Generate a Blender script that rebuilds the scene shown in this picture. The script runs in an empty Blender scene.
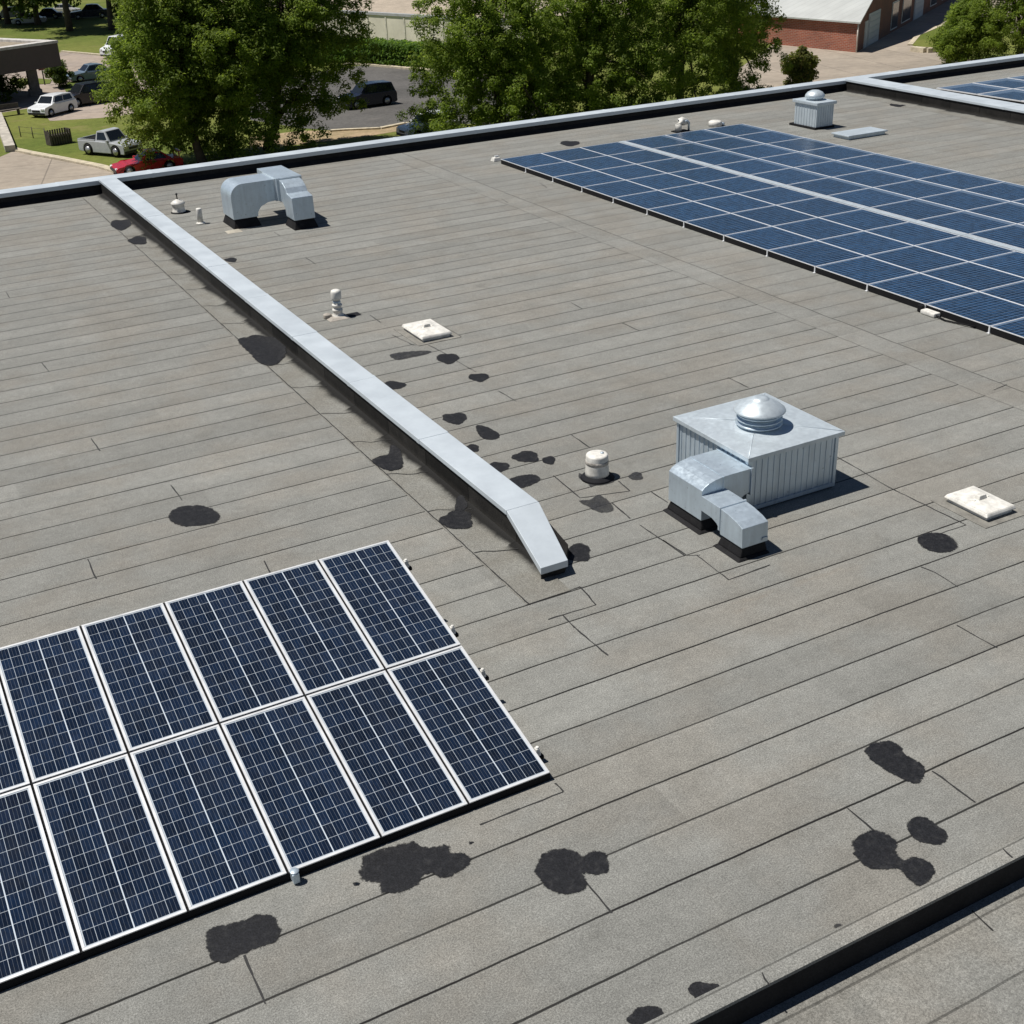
import bpy, bmesh, math, random
import numpy as np
from mathutils import Vector, Matrix

random.seed(7)
SC = bpy.context.scene
COL = SC.collection
# ------------------------------------------------------------------ camera, sky, sun, exposure
FPX, CAM_H = 1240.0, 9.0
PITCH, ROLL, YAW = math.radians(27.08), math.radians(-2.34), math.radians(-27.41)
cy, sy = math.cos(YAW), math.sin(YAW)
F_ = Vector((-sy*math.cos(PITCH), cy*math.cos(PITCH), -math.sin(PITCH)))
R0 = Vector((cy, sy, 0)); U0 = R0.cross(F_)
R_ = R0*math.cos(ROLL) + U0*math.sin(ROLL)
U_ = -R0*math.sin(ROLL) + U0*math.cos(ROLL)
cam = bpy.data.cameras.new('camera'); cam_o = bpy.data.objects.new('camera', cam); COL.objects.link(cam_o)
m = Matrix.Identity(4)
for i in range(3):
    m[i][0] = R_[i]; m[i][1] = U_[i]; m[i][2] = -F_[i]
m[2][3] = CAM_H
cam_o.matrix_world = m
cam.sensor_width = 36; cam.lens = 36*FPX/1024; cam.clip_start = 0.1; cam.clip_end = 3000
SC.camera = cam_o
SUN = Vector((-.43, .24, 1.0)).normalized()
w = bpy.data.worlds.new('World'); SC.world = w; w.use_nodes = True
nt = w.node_tree
bg = nt.nodes['Background']; sky = nt.nodes.new('ShaderNodeTexSky')
sky.sky_type = 'NISHITA'; sky.sun_disc = False
sky.sun_elevation = math.asin(SUN.z); sky.sun_rotation = math.atan2(SUN.x, SUN.y)
sky.air_density = 0.7; sky.dust_density = 0.1; sky.ozone_density = 1.2
nt.links.new(sky.outputs[0], bg.inputs[0]); bg.inputs[1].default_value = 0.05
sun = bpy.data.lights.new('sun', 'SUN'); sun.energy = 5.0; sun.angle = math.radians(.5); sun.color = (1, .955, .885)
sun_o = bpy.data.objects.new('sun', sun); COL.objects.link(sun_o)
sun_o.rotation_euler = SUN.to_track_quat('Z', 'Y').to_euler(); sun_o.location = (-20, 12, 60)
SC.view_settings.view_transform = 'Standard'; SC.view_settings.look = 'None'
SC.view_settings.exposure = 0.12; SC.view_settings.gamma = 1.0
SC.render.engine = 'CYCLES'

GZ = -7.0                                     # street level; the roof is z = 0

def at(px, py, z=0.0):
    """ground point of the real place seen at a photo pixel, on the level z"""
    d = F_ + R_*((px-512)/FPX) + U_*((512-py)/FPX)
    t = (z-CAM_H)/d.z
    return Vector((0, 0, CAM_H)) + d*t

# ------------------------------------------------------------------ materials
class NT:
    def __init__(s, name):
        s.m = bpy.data.materials.new(name); s.m.use_nodes = True
        s.t = s.m.node_tree; s.b = s.t.nodes['Principled BSDF']
        s._pos = None
    def n(s, kind, **kw):
        x = s.t.nodes.new(kind)
        for k, v in kw.items(): setattr(x, k, v)
        return x
    def l(s, a, b): s.t.links.new(a, b)
    @property
    def pos(s):
        if s._pos is None: s._pos = s.n('ShaderNodeTexCoord').outputs['Object']
        return s._pos
    def setin(s, sock, v):
        if isinstance(v, bpy.types.NodeSocket): s.l(v, sock)
        else: sock.default_value = v
    def math(s, op, a, b=0.0, c=0.0, clamp=False):
        x = s.n('ShaderNodeMath', operation=op, use_clamp=clamp)
        for i, v in enumerate((a, b, c)): s.setin(x.inputs[i], v)
        return x.outputs[0]
    def xyz(s, v=None):
        x = s.n('ShaderNodeSeparateXYZ'); s.l(v or s.pos, x.inputs[0]); return x.outputs
    def comb(s, x=0., y=0., z=0.):
        c = s.n('ShaderNodeCombineXYZ')
        for i, v in enumerate((x, y, z)): s.setin(c.inputs[i], v)
        return c.outputs[0]
    def noise(s, scale, detail=3, rough=.55, vec=None):
        x = s.n('ShaderNodeTexNoise'); s.l(vec if vec is not None else s.pos, x.inputs['Vector'])
        x.inputs['Scale'].default_value = scale; x.inputs['Detail'].default_value = detail; x.inputs['Roughness'].default_value = rough
        return x.outputs[0]
    def scale(s, v):
        x = s.n('ShaderNodeVectorMath', operation='MULTIPLY'); s.l(s.pos, x.inputs[0]); x.inputs[1].default_value = v; return x.outputs[0]
    def ramp(s, f, a, b):                       # smooth a..b -> 0..1
        x = s.n('ShaderNodeMapRange', interpolation_type='SMOOTHSTEP'); s.setin(x.inputs[0], f)
        x.inputs[1].default_value = a; x.inputs[2].default_value = b; return x.outputs[0]
    def lin(s, f, a, b, c, d):
        x = s.n('ShaderNodeMapRange'); s.setin(x.inputs[0], f)
        for i, v in enumerate((a, b, c, d)): x.inputs[i+1].default_value = v
        return x.outputs[0]
    def mix(s, f, a, b, mode='MIX'):
        x = s.n('ShaderNodeMix', data_type='RGBA', blend_type=mode)
        s.setin(x.inputs[0], f)
        for i, v in ((6, a), (7, b)):
            if isinstance(v, bpy.types.NodeSocket): s.l(v, x.inputs[i])
            else: x.inputs[i].default_value = (*v, 1) if len(v) == 3 else v
        return x.outputs[2]
    def mul(s, col, f):                         # colour times a value
        x = s.n('ShaderNodeVectorMath', operation='SCALE')
        if isinstance(col, bpy.types.NodeSocket): s.l(col, x.inputs[0])
        else: x.inputs[0].default_value = col
        s.setin(x.inputs['Scale'], f); return x.outputs[0]
    def wn(s, vec=None, wval=None):
        x = s.n('ShaderNodeTexWhiteNoise')
        if vec is not None: x.noise_dimensions = '3D'; s.l(vec, x.inputs['Vector'])
        else: x.noise_dimensions = '1D'; s.l(wval, x.inputs['W'])
        return x.outputs['Value']
    def out(s, col=None, rough=.6, metal=0., bump=None, bstr=.2, bdist=.01, spec=None, coat=None):
        b = s.b
        if col is not None:
            if isinstance(col, bpy.types.NodeSocket): s.l(col, b.inputs['Base Color'])
            else: b.inputs['Base Color'].default_value = (*col, 1)
        s.setin(b.inputs['Roughness'], rough); s.setin(b.inputs['Metallic'], metal)
        if spec is not None: b.inputs['Specular IOR Level'].default_value = spec
        if coat is not None: b.inputs['Coat Weight'].default_value = coat; b.inputs['Coat Roughness'].default_value = .04
        if bump is not None:
            x = s.n('ShaderNodeBump'); x.inputs['Strength'].default_value = bstr; x.inputs['Distance'].default_value = bdist
            s.l(bump, x.inputs['Height']); s.l(x.outputs[0], b.inputs['Normal'])
        return s.m

def simple(name, col, rough=.6, metal=0., var=.25, sc=3., spec=None, coat=None, bump=0.):
    s = NT(name)
    f = s.noise(sc, 4); g = s.noise(sc*9, 3)
    k = s.math('ADD', s.lin(f, .3, .7, 1-var, 1+var), s.lin(g, .3, .7, -var*.4, var*.4))
    c = s.mul(col, k)
    r = s.lin(f, .3, .7, max(rough-.08, .02), min(rough+.08, 1))
    return s.out(c, r, metal, bump=g if bump else None, bstr=bump, spec=spec, coat=coat)

def roof_material(name, xsplit=6.93, strip=(17.93, 18.65), y_left=16.40, y_right=16.40, bright=1.):
    s = NT(name)
    o = s.xyz(); x, y = o[0], o[1]
    wob = s.math('MULTIPLY', s.math('SUBTRACT', s.noise(.45, 2), .5), .045)
    wob2 = s.math('MULTIPLY', s.math('SUBTRACT', s.noise(5., 2), .5), .012)
    yy = s.math('ADD', s.math('ADD', y, wob), wob2)
    left = s.math('MULTIPLY', s.math('LESS_THAN', x, xsplit), s.math('GREATER_THAN', y, 13.05))
    right = s.math('GREATER_THAN', x, strip[1])
    pitch = s.math('ADD', .678, s.math('MULTIPLY', left, .010))
    off = s.math('ADD', y_right, s.math('MULTIPLY', left, y_left-y_right))
    off = s.math('ADD', off, s.math('MULTIPLY', right, .31))
    u = s.math('DIVIDE', s.math('SUBTRACT', yy, off), pitch)
    k = s.math('FLOOR', s.math('ADD', u, .5)); fr = s.math('SUBTRACT', u, k)     # -.5..5 round the seam
    dist = s.math('MULTIPLY', s.math('ABSOLUTE', fr), pitch)
    kk = s.math('ADD', k, s.math('ADD', s.math('MULTIPLY', left, 53.3), s.math('MULTIPLY', right, 131.7)))
    rnd = s.wn(wval=kk)
    along = s.noise(.5, 4, .7, vec=s.comb(x, s.math('MULTIPLY', kk, 7.1), 0.))
    strength = s.math('MULTIPLY', s.lin(rnd, 0, 1, .86, 1.), s.lin(along, .3, .5, .84, 1.))
    wid = s.lin(along, .35, .7, .0150, .0205)
    line = s.math('SUBTRACT', 1.0, s.math('DIVIDE', s.math('SUBTRACT', dist, s.math('MULTIPLY', wid, .55)), s.math('MULTIPLY', wid, .35)), clamp=True)
    line = s.math('MULTIPLY', line, strength)
    instrip = s.math('MULTIPLY', s.math('GREATER_THAN', x, strip[0]), s.math('LESS_THAN', x, strip[1]))
    line = s.math('MULTIPLY', line, s.math('SUBTRACT', 1.0, instrip))
    line = s.math('MULTIPLY', line, s.math('SUBTRACT', 1.0, s.math('MULTIPLY', right, .45)))
    xw = s.math('ADD', x, s.math('MULTIPLY', s.math('SUBTRACT', s.noise(.7, 2), .5), .12))
    for xc, st in ((strip[0], .6), (strip[1], 1.0)):
        d = s.math('ABSOLUTE', s.math('SUBTRACT', xw, xc))
        l2 = s.math('MULTIPLY', s.math('SUBTRACT', 1.0, s.math('DIVIDE', d, .018), clamp=True), st)
        line = s.math('MAXIMUM', line, l2)
    # one tone per roll of felt
    kr = s.math('FLOOR', u)
    kr = s.math('ADD', kr, s.math('ADD', s.math('MULTIPLY', left, 53.3), s.math('MULTIPLY', right, 131.7)))
    seg = s.math('FLOOR', s.math('DIVIDE', s.math('ADD', x, s.math('MULTIPLY', s.wn(wval=kr), 9.0)), 7.5))
    tone = s.wn(vec=s.comb(seg, kr, 3.0))
    frr = s.math('FRACT', u)
    big = s.noise(.22, 4, .6); mid = s.noise(1.6, 5, .65); sm = s.noise(9., 4, .7)
    stre = s.noise(1.0, 4, .6, vec=s.comb(s.math('MULTIPLY', x, .35), s.math('MULTIPLY', y, 3.2), 0.))
    g1 = s.noise(130., 2, .8); g2 = s.noise(55., 2, .8)
    g0 = s.noise(22., 3, .8)
    v = s.lin(tone, 0, 1, .93*bright, 1.07*bright)
    v = s.math('MULTIPLY', v, s.lin(big, .3, .7, .95, 1.05))
    v = s.math('MULTIPLY', v, s.lin(mid, .3, .7, .91, 1.09))
    v = s.math('MULTIPLY', v, s.lin(sm, .3, .7, .90, 1.10))
    v = s.math('MULTIPLY', v, s.lin(stre, .3, .7, .95, 1.05))
    v = s.math('MULTIPLY', v, s.lin(g1, .35, .65, .68, 1.32))
    v = s.math('MULTIPLY', v, s.lin(g2, .35, .65, .68, 1.32))
    v = s.math('MULTIPLY', v, s.lin(g0, .3, .7, .90, 1.10))
    v = s.math('MULTIPLY', v, s.lin(frr, 0., .20, .90, 1.0))       # dirt caught along the lap
    v = s.math('MULTIPLY', v, s.lin(frr, .93, 1., 1.0, 1.07))      # the worn pale edge of the sheet above
    warm = s.ramp(s.noise(.5, 5, .6), .42, .64)
    base = s.mix(warm, (.207, .208, .194), (.206, .199, .179))
    rust = s.ramp(s.noise(.8, 5, .7, vec=s.comb(s.math('MULTIPLY', x, .5), s.math('MULTIPLY', y, 1.6), 7.)), .62, .80)
    base = s.mix(s.math('MULTIPLY', rust, .38), base, (.185, .155, .122))
    pale = s.ramp(s.noise(1.1, 5, .65, vec=s.scale((1, 1.3, 1))), .58, .74)
    base = s.mix(s.math('MULTIPLY', pale, .22), base, (.285, .285, .275))
    drk = s.ramp(s.noise(.9, 6, .7, vec=s.comb(s.math('MULTIPLY', x, .8), y, 19.)), .60, .76)
    base = s.mix(s.math('MULTIPLY', drk, .42), base, (.11, .106, .096))
    c = s.mul(base, v)
    c = s.mix(s.math('MULTIPLY', line, .98), c, (.008, .008, .008))
    h = s.math('SUBTRACT', s.math('ADD', s.math('MULTIPLY', g2, .6), s.math('MULTIPLY', g1, .4)), s.math('MULTIPLY', line, 2.))
    return s.out(c, .93, 0, bump=h, bstr=.5, bdist=.006, spec=.2)

def cells_material(name, W, L, cols, rows, m_edge, base, line_col, lw, mid_w, lstr=1., bus=0., spec=.5, rough=.12, tex=0.):
    """solar cells: cols x rows squares with printed grid lines, in the glass sheet's own x, y"""
    s = NT(name); o = s.xyz()
    ux = s.lin(o[0], m_edge, W-m_edge, 0, cols); uy = s.lin(o[1], m_edge, L-m_edge, 0, rows)
    px, py = (W-2*m_edge)/cols, (L-2*m_edge)/rows
    def ln(u, p, wd):
        k = s.math('SUBTRACT', u, s.math('FLOOR', s.math('ADD', u, .5)))
        d = s.math('MULTIPLY', s.math('ABSOLUTE', k), p)
        return s.math('LESS_THAN', d, wd*.5)
    g = s.math('MAXIMUM', ln(ux, px, lw), ln(uy, py, lw))
    g = s.math('MULTIPLY', g, lstr)
    if mid_w:
        dm = s.math('MULTIPLY', s.math('ABSOLUTE', s.math('SUBTRACT', ux, cols/2)), px)
        g = s.math('MAXIMUM', g, s.math('LESS_THAN', dm, mid_w*.5))
    info = s.n('ShaderNodeObjectInfo')
    cid = s.comb(s.math('FLOOR', ux), s.math('FLOOR', uy), s.math('MULTIPLY', info.outputs['Random'], 91.))
    tone = s.lin(s.wn(vec=cid), 0, 1, .72, 1.32)
    tone = s.math('MULTIPLY', tone, s.lin(info.outputs['Random'], 0, 1, .88, 1.14))
    streak = s.noise(1., 3, .7, vec=s.comb(s.math('MULTIPLY', o[0], 75.), s.math('MULTIPLY', o[1], 9.), 0.))
    tone = s.math('MULTIPLY', tone, s.lin(streak, .3, .7, .55, 1.5))
    c = s.mul(base, tone)
    if bus:
        b = ln(s.math('MULTIPLY', ux, 3.0), px/3, .0028)
        c = s.mix(s.math('MULTIPLY', b, bus), c, line_col)
    if tex:
        t = s.math('MULTIPLY', s.math('SINE', s.math('MULTIPLY', o[1], 2*math.pi/(L/14.))), 1.)
        t2 = s.math('MULTIPLY', s.math('SINE', s.math('MULTIPLY', o[0], 2*math.pi/(W/10.))), 1.)
        c = s.mul(c, s.lin(s.math('ADD', t, s.math('MULTIPLY', t2, .35)), -1.2, 1.2, 1-tex, 1+tex))
    c = s.mix(g, c, line_col)
    dust = s.noise(2.2, 5, .65)
    dv = s.comb(s.math('MULTIPLY', info.outputs['Random'], 40.), 0., 0.)
    c = s.mix(s.lin(dust, .3, .75, .0, .022), c, (.33, .32, .29))
    return s.out(c, s.lin(dust, .3, .7, rough, rough+.14), 0, spec=spec)

def metal_material(name, col, rough=.45, metal=.55, streaks=True, sc=2.):
    s = NT(name)
    f = s.noise(sc, 4, .6); g = s.noise(sc*7, 4, .7)
    st = s.noise(1., 4, .7, vec=s.scale((9., 9., .8)))
    v = s.math('MULTIPLY', s.lin(f, .3, .7, .92, 1.07), s.lin(g, .3, .7, .95, 1.05))
    if streaks: v = s.math('MULTIPLY', v, s.lin(st, .3, .7, .90, 1.08))
    c = s.mul(col, v)
    dirt = s.ramp(s.noise(sc*1.7, 6, .7), .60, .80)
    c = s.mix(s.math('MULTIPLY', dirt, .35), c, (.28, .26, .23))
    return s.out(c, s.lin(g, .3, .7, rough-.1, rough+.12), metal, bump=f, bstr=.08, bdist=.02)

def tar_material(name, dark, pale, thin=.0):
    s = NT(name)
    at_ = s.n('ShaderNodeAttribute', attribute_name='edge'); e = at_.outputs['Fac']
    f = s.noise(3.0, 5, .7); g = s.noise(60., 3, .8); m_ = s.noise(11., 5, .75)
    v = s.math('MULTIPLY', s.lin(g, .35, .65, .45, 1.7), s.lin(m_, .3, .7, .7, 1.4))
    c = s.mul(dark, v)
    dust = s.ramp(s.math('ADD', m_, s.math('MULTIPLY', e, .10)), .55, .74)
    c = s.mix(s.math('MULTIPLY', dust, .20), c, pale)
    k = s.math('ADD', e, s.math('ADD', s.math('MULTIPLY', s.math('SUBTRACT', m_, .5), .32), s.math('MULTIPLY', s.math('SUBTRACT', s.noise(34., 3, .7), .5), .22)))
    hole = s.ramp(s.noise(17., 4, .7), .70, .73)
    al = s.math('SUBTRACT', 1.0, s.ramp(k, .86, .97))
    al = s.math('MULTIPLY', al, s.math('SUBTRACT', 1.0, s.math('MULTIPLY', hole, .25)))
    al = s.math('MULTIPLY', al, s.lin(f, .3, .7, 1.0-thin, 1.0))
    s.out(c, s.lin(m_, .3, .7, .55, .9), 0, bump=s.math('ADD', m_, s.math('MULTIPLY', g, .5)), bstr=.5, bdist=.012, spec=.25)
    tr = s.n('ShaderNodeBsdfTransparent'); mx = s.n('ShaderNodeMixShader')
    s.l(al, mx.inputs[0]); s.l(tr.outputs[0], mx.inputs[1]); s.l(s.b.outputs[0], mx.inputs[2])
    s.l(mx.outputs[0], s.t.nodes['Material Output'].inputs[0])
    return s.m

def bitumen_material(name, dark=(.030, .029, .028), joints=0.):
    s = NT(name); o = s.xyz()
    f = s.noise(2.5, 5, .7); g = s.noise(45., 3, .8)
    c = s.mul(dark, s.math('MULTIPLY', s.lin(f, .3, .7, .65, 1.5), s.lin(g, .3, .7, .6, 1.5)))
    worn = s.ramp(s.noise(3.5, 6, .75), .58, .78)
    c = s.mix(s.math('MULTIPLY', worn, .16), c, (.10, .095, .085))
    h = g
    if joints:
        u = s.math('FRACT', s.math('DIVIDE', s.math('ADD', o[1], s.math('MULTIPLY', s.noise(1.3, 2), .06)), joints))
        j = s.math('LESS_THAN', u, .034/joints)
        c = s.mix(s.math('MULTIPLY', j, .92), c, (.002, .002, .002))
        tone = s.wn(wval=s.math('FLOOR', s.math('DIVIDE', o[1], joints)))
        c = s.mul(c, s.lin(tone, 0, 1, .65, 1.6))
        foot_ = s.ramp(s.math('ADD', o[2], s.math('MULTIPLY', s.math('SUBTRACT', s.noise(4., 5, .7), .5), .18)), .16, .02)
        c = s.mix(s.math('MULTIPLY', foot_, .16), c, (.15, .14, .12))
    return s.out(c, .78, 0, bump=h, bstr=.3, bdist=.006, spec=.18)

def leaf_material(name, a, b, c3):
    s = NT(name)
    geo = s.n('ShaderNodeNewGeometry')
    r = geo.outputs['Random Per Island']
    c = s.mix(s.ramp(r, 0., .7), a, b)
    c = s.mix(s.ramp(r, .8, 1.), c, c3)
    big = s.noise(.45, 2)
    c = s.mul(c, s.lin(big, .3, .7, .75, 1.25))
    s.out(c, .62, 0, spec=.22)
    tr = s.n('ShaderNodeBsdfTranslucent'); s.l(s.mix(.5, s.mul(c, 2.2), (.26, .34, .03)), tr.inputs[0])
    mx = s.n('ShaderNodeMixShader'); mx.inputs[0].default_value = .55
    s.l(s.b.outputs[0], mx.inputs[1]); s.l(tr.outputs[0], mx.inputs[2])
    s.l(mx.outputs[0], s.t.nodes['Material Output'].inputs[0])
    return s.m

def ground_material(name, col_a, col_b, sc=.12, fine=2.5, patch=None, rough=.95):
    s = NT(name)
    f = s.ramp(s.noise(sc, 5, .6), .38, .64); g = s.noise(fine, 4, .7); h = s.noise(fine*5, 3, .7)
    c = s.mix(f, col_a, col_b)
    c = s.mul(c, s.math('MULTIPLY', s.lin(g, .3, .7, .78, 1.22), s.lin(h, .3, .7, .8, 1.2)))
    if patch:
        p = s.ramp(s.noise(sc*3.1, 5, .7), .56, .70)
        c = s.mix(s.math('MULTIPLY', p, .6), c, patch)
    return s.out(c, rough, 0, bump=h, bstr=.4, bdist=.03, spec=.2)

def concrete_material(name, a, b, joint=4.0, rot=.3):
    s = NT(name)
    mp = s.n('ShaderNodeMapping'); s.l(s.pos, mp.inputs[0]); mp.inputs['Rotation'].default_value = (0, 0, rot)
    o = s.xyz(mp.outputs[0])
    f = s.ramp(s.noise(.15, 5, .6), .36, .66); g = s.noise(1.5, 5, .7)
    c = s.mix(f, a, b)
    c = s.mul(c, s.lin(g, .3, .7, .85, 1.15))
    for i in (0, 1):
        u = s.math('FRACT', s.math('DIVIDE', o[i], joint))
        c = s.mix(s.math('MULTIPLY', s.math('LESS_THAN', u, .018), .5), c, (.08, .07, .06))
        t = s.wn(wval=s.math('FLOOR', s.math('DIVIDE', o[i], joint)))
        c = s.mul(c, s.lin(t, 0, 1, .95, 1.05))
    crack = s.ramp(s.noise(.5, 6, .75), .62, .72)
    c = s.mix(s.math('MULTIPLY', crack, .25), c, (.13, .11, .09))
    return s.out(c, .9, 0, spec=.25)

def brick_material(name):
    s = NT(name); o = s.xyz()
    u = s.math('ADD', o[0], o[1])
    bt = s.n('ShaderNodeTexBrick'); s.l(s.comb(u, o[2], 0.), bt.inputs['Vector'])
    bt.inputs['Color1'].default_value = (.30, .085, .045, 1); bt.inputs['Color2'].default_value = (.22, .060, .036, 1)
    bt.inputs['Mortar'].default_value = (.30, .24, .19, 1)
    bt.inputs['Scale'].default_value = 1.; bt.inputs['Brick Width'].default_value = .42; bt.inputs['Row Height'].default_value = .15
    bt.inputs['Mortar Size'].default_value = .014
    f = s.noise(.6, 5, .6)
    c = s.mul(bt.outputs[0], s.lin(f, .3, .7, .8, 1.2))
    return s.out(c, .9, 0)

M = {}
M['roof'] = roof_material('granulated roofing felt')
M['roof_low'] = roof_material('granulated roofing felt lower roof', xsplit=-99, strip=(-98, -97), y_right=5.62, bright=.93)
M['lip'] = roof_material('granulated felt lip', xsplit=-99, strip=(-98, -97), y_right=5.95, bright=1.06)
M['tar_solid'] = bitumen_material('tar collar', (.0105, .011, .0135))
M['tar'] = tar_material('roofing tar', (.0095, .0100, .0122), (.075, .074, .070))
M['tar_old'] = tar_material('weathered roofing tar', (.026, .027, .030), (.10, .10, .095), .5)
M['bitumen'] = bitumen_material('bitumen flashing', (.0135, .0128, .0118), joints=1.62)
M['bitumen_plain'] = bitumen_material('bitumen upstand', (.012, .012, .013))
M['seam'] = simple('seam bitumen', (.018, .018, .018), .7)
M['coping'] = simple('coping metal', (.52, .575, .62), .50, .22, var=.045, sc=1.6)
M['galv'] = metal_material('galvanised sheet', (.50, .585, .655), .36, .50)
M['galv_pale'] = metal_material('pale galvanised sheet', (.53, .595, .64), .42, .35)
M['alu'] = simple('anodised aluminium', (.72, .73, .74), .38, .25, var=.08)
M['white_paint'] = simple('weathered white plastic', (.66, .645, .60), .5, 0, var=.22, sc=7)
M['rubber'] = simple('black rubber', (.008, .008, .009), .8, spec=.2)
M['black_steel'] = simple('dark steel', (.03, .03, .032), .5, .3)
M['cells_near'] = cells_material('monocrystalline cells', .9405, 2.149, 8, 12, .012, (.0046, .0118, .0300), (.52, .58, .64), .0044, .0125, lstr=.80, bus=.16, rough=.10, spec=.25)
M['cells_far'] = cells_material('polycrystalline cells', 1.58, 1.75, 10, 12, .01, (.0100, .0315, .072), (.19, .26, .36), .010, 0, lstr=.45, rough=.17, tex=.72, spec=.32)
M['backsheet'] = simple('white backsheet', (.5, .5, .5), .7)

# ------------------------------------------------------------------ mesh helpers
class MB:
    def __init__(s): s.v, s.f, s.sm = [], [], []
    def add(s, vs, fs, smooth=False):
        o = len(s.v); s.v += [tuple(p) for p in vs]
        for f in fs: s.f.append([i+o for i in f]); s.sm.append(smooth)
        return s
    def box(s, x0, x1, y0, y1, z0, z1):
        return s.add([(x0, y0, z0), (x1, y0, z0), (x1, y1, z0), (x0, y1, z0), (x0, y0, z1), (x1, y0, z1), (x1, y1, z1), (x0, y1, z1)],
                     [(3, 2, 1, 0), (4, 5, 6, 7), (0, 1, 5, 4), (1, 2, 6, 5), (2, 3, 7, 6), (3, 0, 4, 7)])
    def frustum(s, b, t, z0, z1):              # b, t = (x0,x1,y0,y1)
        def q(r, z): return [(r[0], r[2], z), (r[1], r[2], z), (r[1], r[3], z), (r[0], r[3], z)]
        return s.add(q(b, z0)+q(t, z1), [(3, 2, 1, 0), (4, 5, 6, 7), (0, 1, 5, 4), (1, 2, 6, 5), (2, 3, 7, 6), (3, 0, 4, 7)])
    def prism(s, poly, a0, a1, axis='y'):
        n = len(poly)
        def p3(u, v, a): return {'y': (u, a, v), 'x': (a, u, v), 'z': (u, v, a)}[axis]
        vs = [p3(u, v, a0) for u, v in poly]+[p3(u, v, a1) for u, v in poly]
        fs = [list(range(n)), list(range(2*n-1, n-1, -1))]+[(i, i+n, (i+1) % n+n, (i+1) % n) for i in range(n)]
        return s.add(vs, fs)
    def lathe(s, prof, cx, cy, z=0., n=24, smooth=True):
        vs, fs = [], []
        for r, h in prof:
            for i in range(n):
                a = 2*math.pi*i/n; vs.append((cx+r*math.cos(a), cy+r*math.sin(a), z+h))
        for j in range(len(prof)-1):
            for i in range(n):
                k = (i+1) % n; fs.append((j*n+i, j*n+k, (j+1)*n+k, (j+1)*n+i))
        fs.append(list(range(n))[::-1]); fs.append([(len(prof)-1)*n+i for i in range(n)])
        return s.add(vs, fs, smooth)
    def tube(s, pts, rad, n=8, smooth=True):
        pts = [Vector(p) for p in pts]; vs, fs = [], []
        if not hasattr(rad, '__len__'): rad = [rad]*len(pts)
        for j, p in enumerate(pts):
            d = (pts[min(j+1, len(pts)-1)]-pts[max(j-1, 0)]).normalized()
            a = Vector((0, 0, 1)) if abs(d.z) < .9 else Vector((1, 0, 0))
            e1 = d.cross(a).normalized(); e2 = d.cross(e1)
            for i in range(n):
                t = 2*math.pi*i/n; vs.append(p+(e1*math.cos(t)+e2*math.sin(t))*rad[j])
        for j in range(len(pts)-1):
            for i in range(n):
                k = (i+1) % n; fs.append((j*n+i, j*n+k, (j+1)*n+k, (j+1)*n+i))
        fs.append(list(range(n))[::-1]); fs.append([(len(pts)-1)*n+i for i in range(n)])
        return s.add(vs, fs, smooth)
    def build(s, name, mat, parent=None, bevel=0., seg=2, origin=(0, 0, 0), tri=False):
        me = bpy.data.meshes.new(name)
        o = Vector(origin)
        me.from_pydata([tuple(Vector(p)-o) for p in s.v], [], s.f)
        me.polygons.foreach_set('use_smooth', s.sm)
        bm = bmesh.new(); bm.from_mesh(me)
        bmesh.ops.recalc_face_normals(bm, faces=bm.faces)
        if bevel:
            es = [e for e in bm.edges if len(e.link_faces) == 2 and e.calc_face_angle(0) > .5]
            bmesh.ops.bevel(bm, geom=es, offset=bevel, segments=seg, affect='EDGES', profile=.6, clamp_overlap=True)
        bm.to_mesh(me); bm.free(); me.update()
        me.materials.append(mat)
        ob = bpy.data.objects.new(name, me); COL.objects.link(ob)
        ob.location = o
        if parent is not None:
            ob.parent = parent; ob.location = o
        return ob

def tag(o, label=None, cat=None, group=None, kind=None):
    if label: o['label'] = label
    if cat: o['category'] = cat
    if group: o['group'] = group
    if kind: o['kind'] = kind
    return o
def empty(name, loc=(0, 0, 0), rz=0., label=None, cat=None, group=None):
    o = bpy.data.objects.new(name, None); o.empty_display_size = .2; COL.objects.link(o)
    o.location = loc; o.rotation_euler = (0, 0, rz)
    return tag(o, label, cat, group)
def copy_tree(o, parent=None):
    c = o.copy(); COL.objects.link(c); c.parent = parent
    for ch in list(o.children): copy_tree(ch, c)
    return c

def earth_sheet(name, pts, z, mat, kind='structure', label=None, thick=0.):
    mb = MB(); n = len(pts)
    P = [(p[0], p[1], z) for p in pts]
    if thick:
        mb.add(P+[(x, y, z-thick) for x, y, _ in P], [list(range(n))]+[(i, i+n, (i+1) % n+n, (i+1) % n) for i in range(n)])
    else: mb.add(P, [list(range(n))])
    o = mb.build(name, mat)
    me = o.data
    return tag(o, label, kind=kind)

# ================================================================== THE BUILDING WE STAND ABOVE
BX0, BX1, BY0, BY1 = -40., 62., -14., 44.42
STEP_Y, LOW_Z = 6.125, -.30
bld = empty('flat_roof_building', (0, 0, 0), label='large flat roofed building covered in grey granulated felt strips with black tar patches', cat='building')
ow = MB(); ow.prism([(BX0, BY0), (BX1, BY0), (BX1, BY1-.12), (BX0, BY1-.12)], GZ, -.45, 'z')
ow.build('outer_wall', simple('painted block wall', (.42, .38, .32), .85), bld)
rm = MB(); rm.box(BX0, BX1, STEP_Y, BY1-.12, -.40, 0.)
roof = rm.build('roof_membrane', M['roof'], bld)
lw = MB(); lw.box(BX0, BX1, BY0, STEP_Y-.004, -.44, LOW_Z)
low = lw.build('lower_roof', M['roof_low'], bld)
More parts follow.
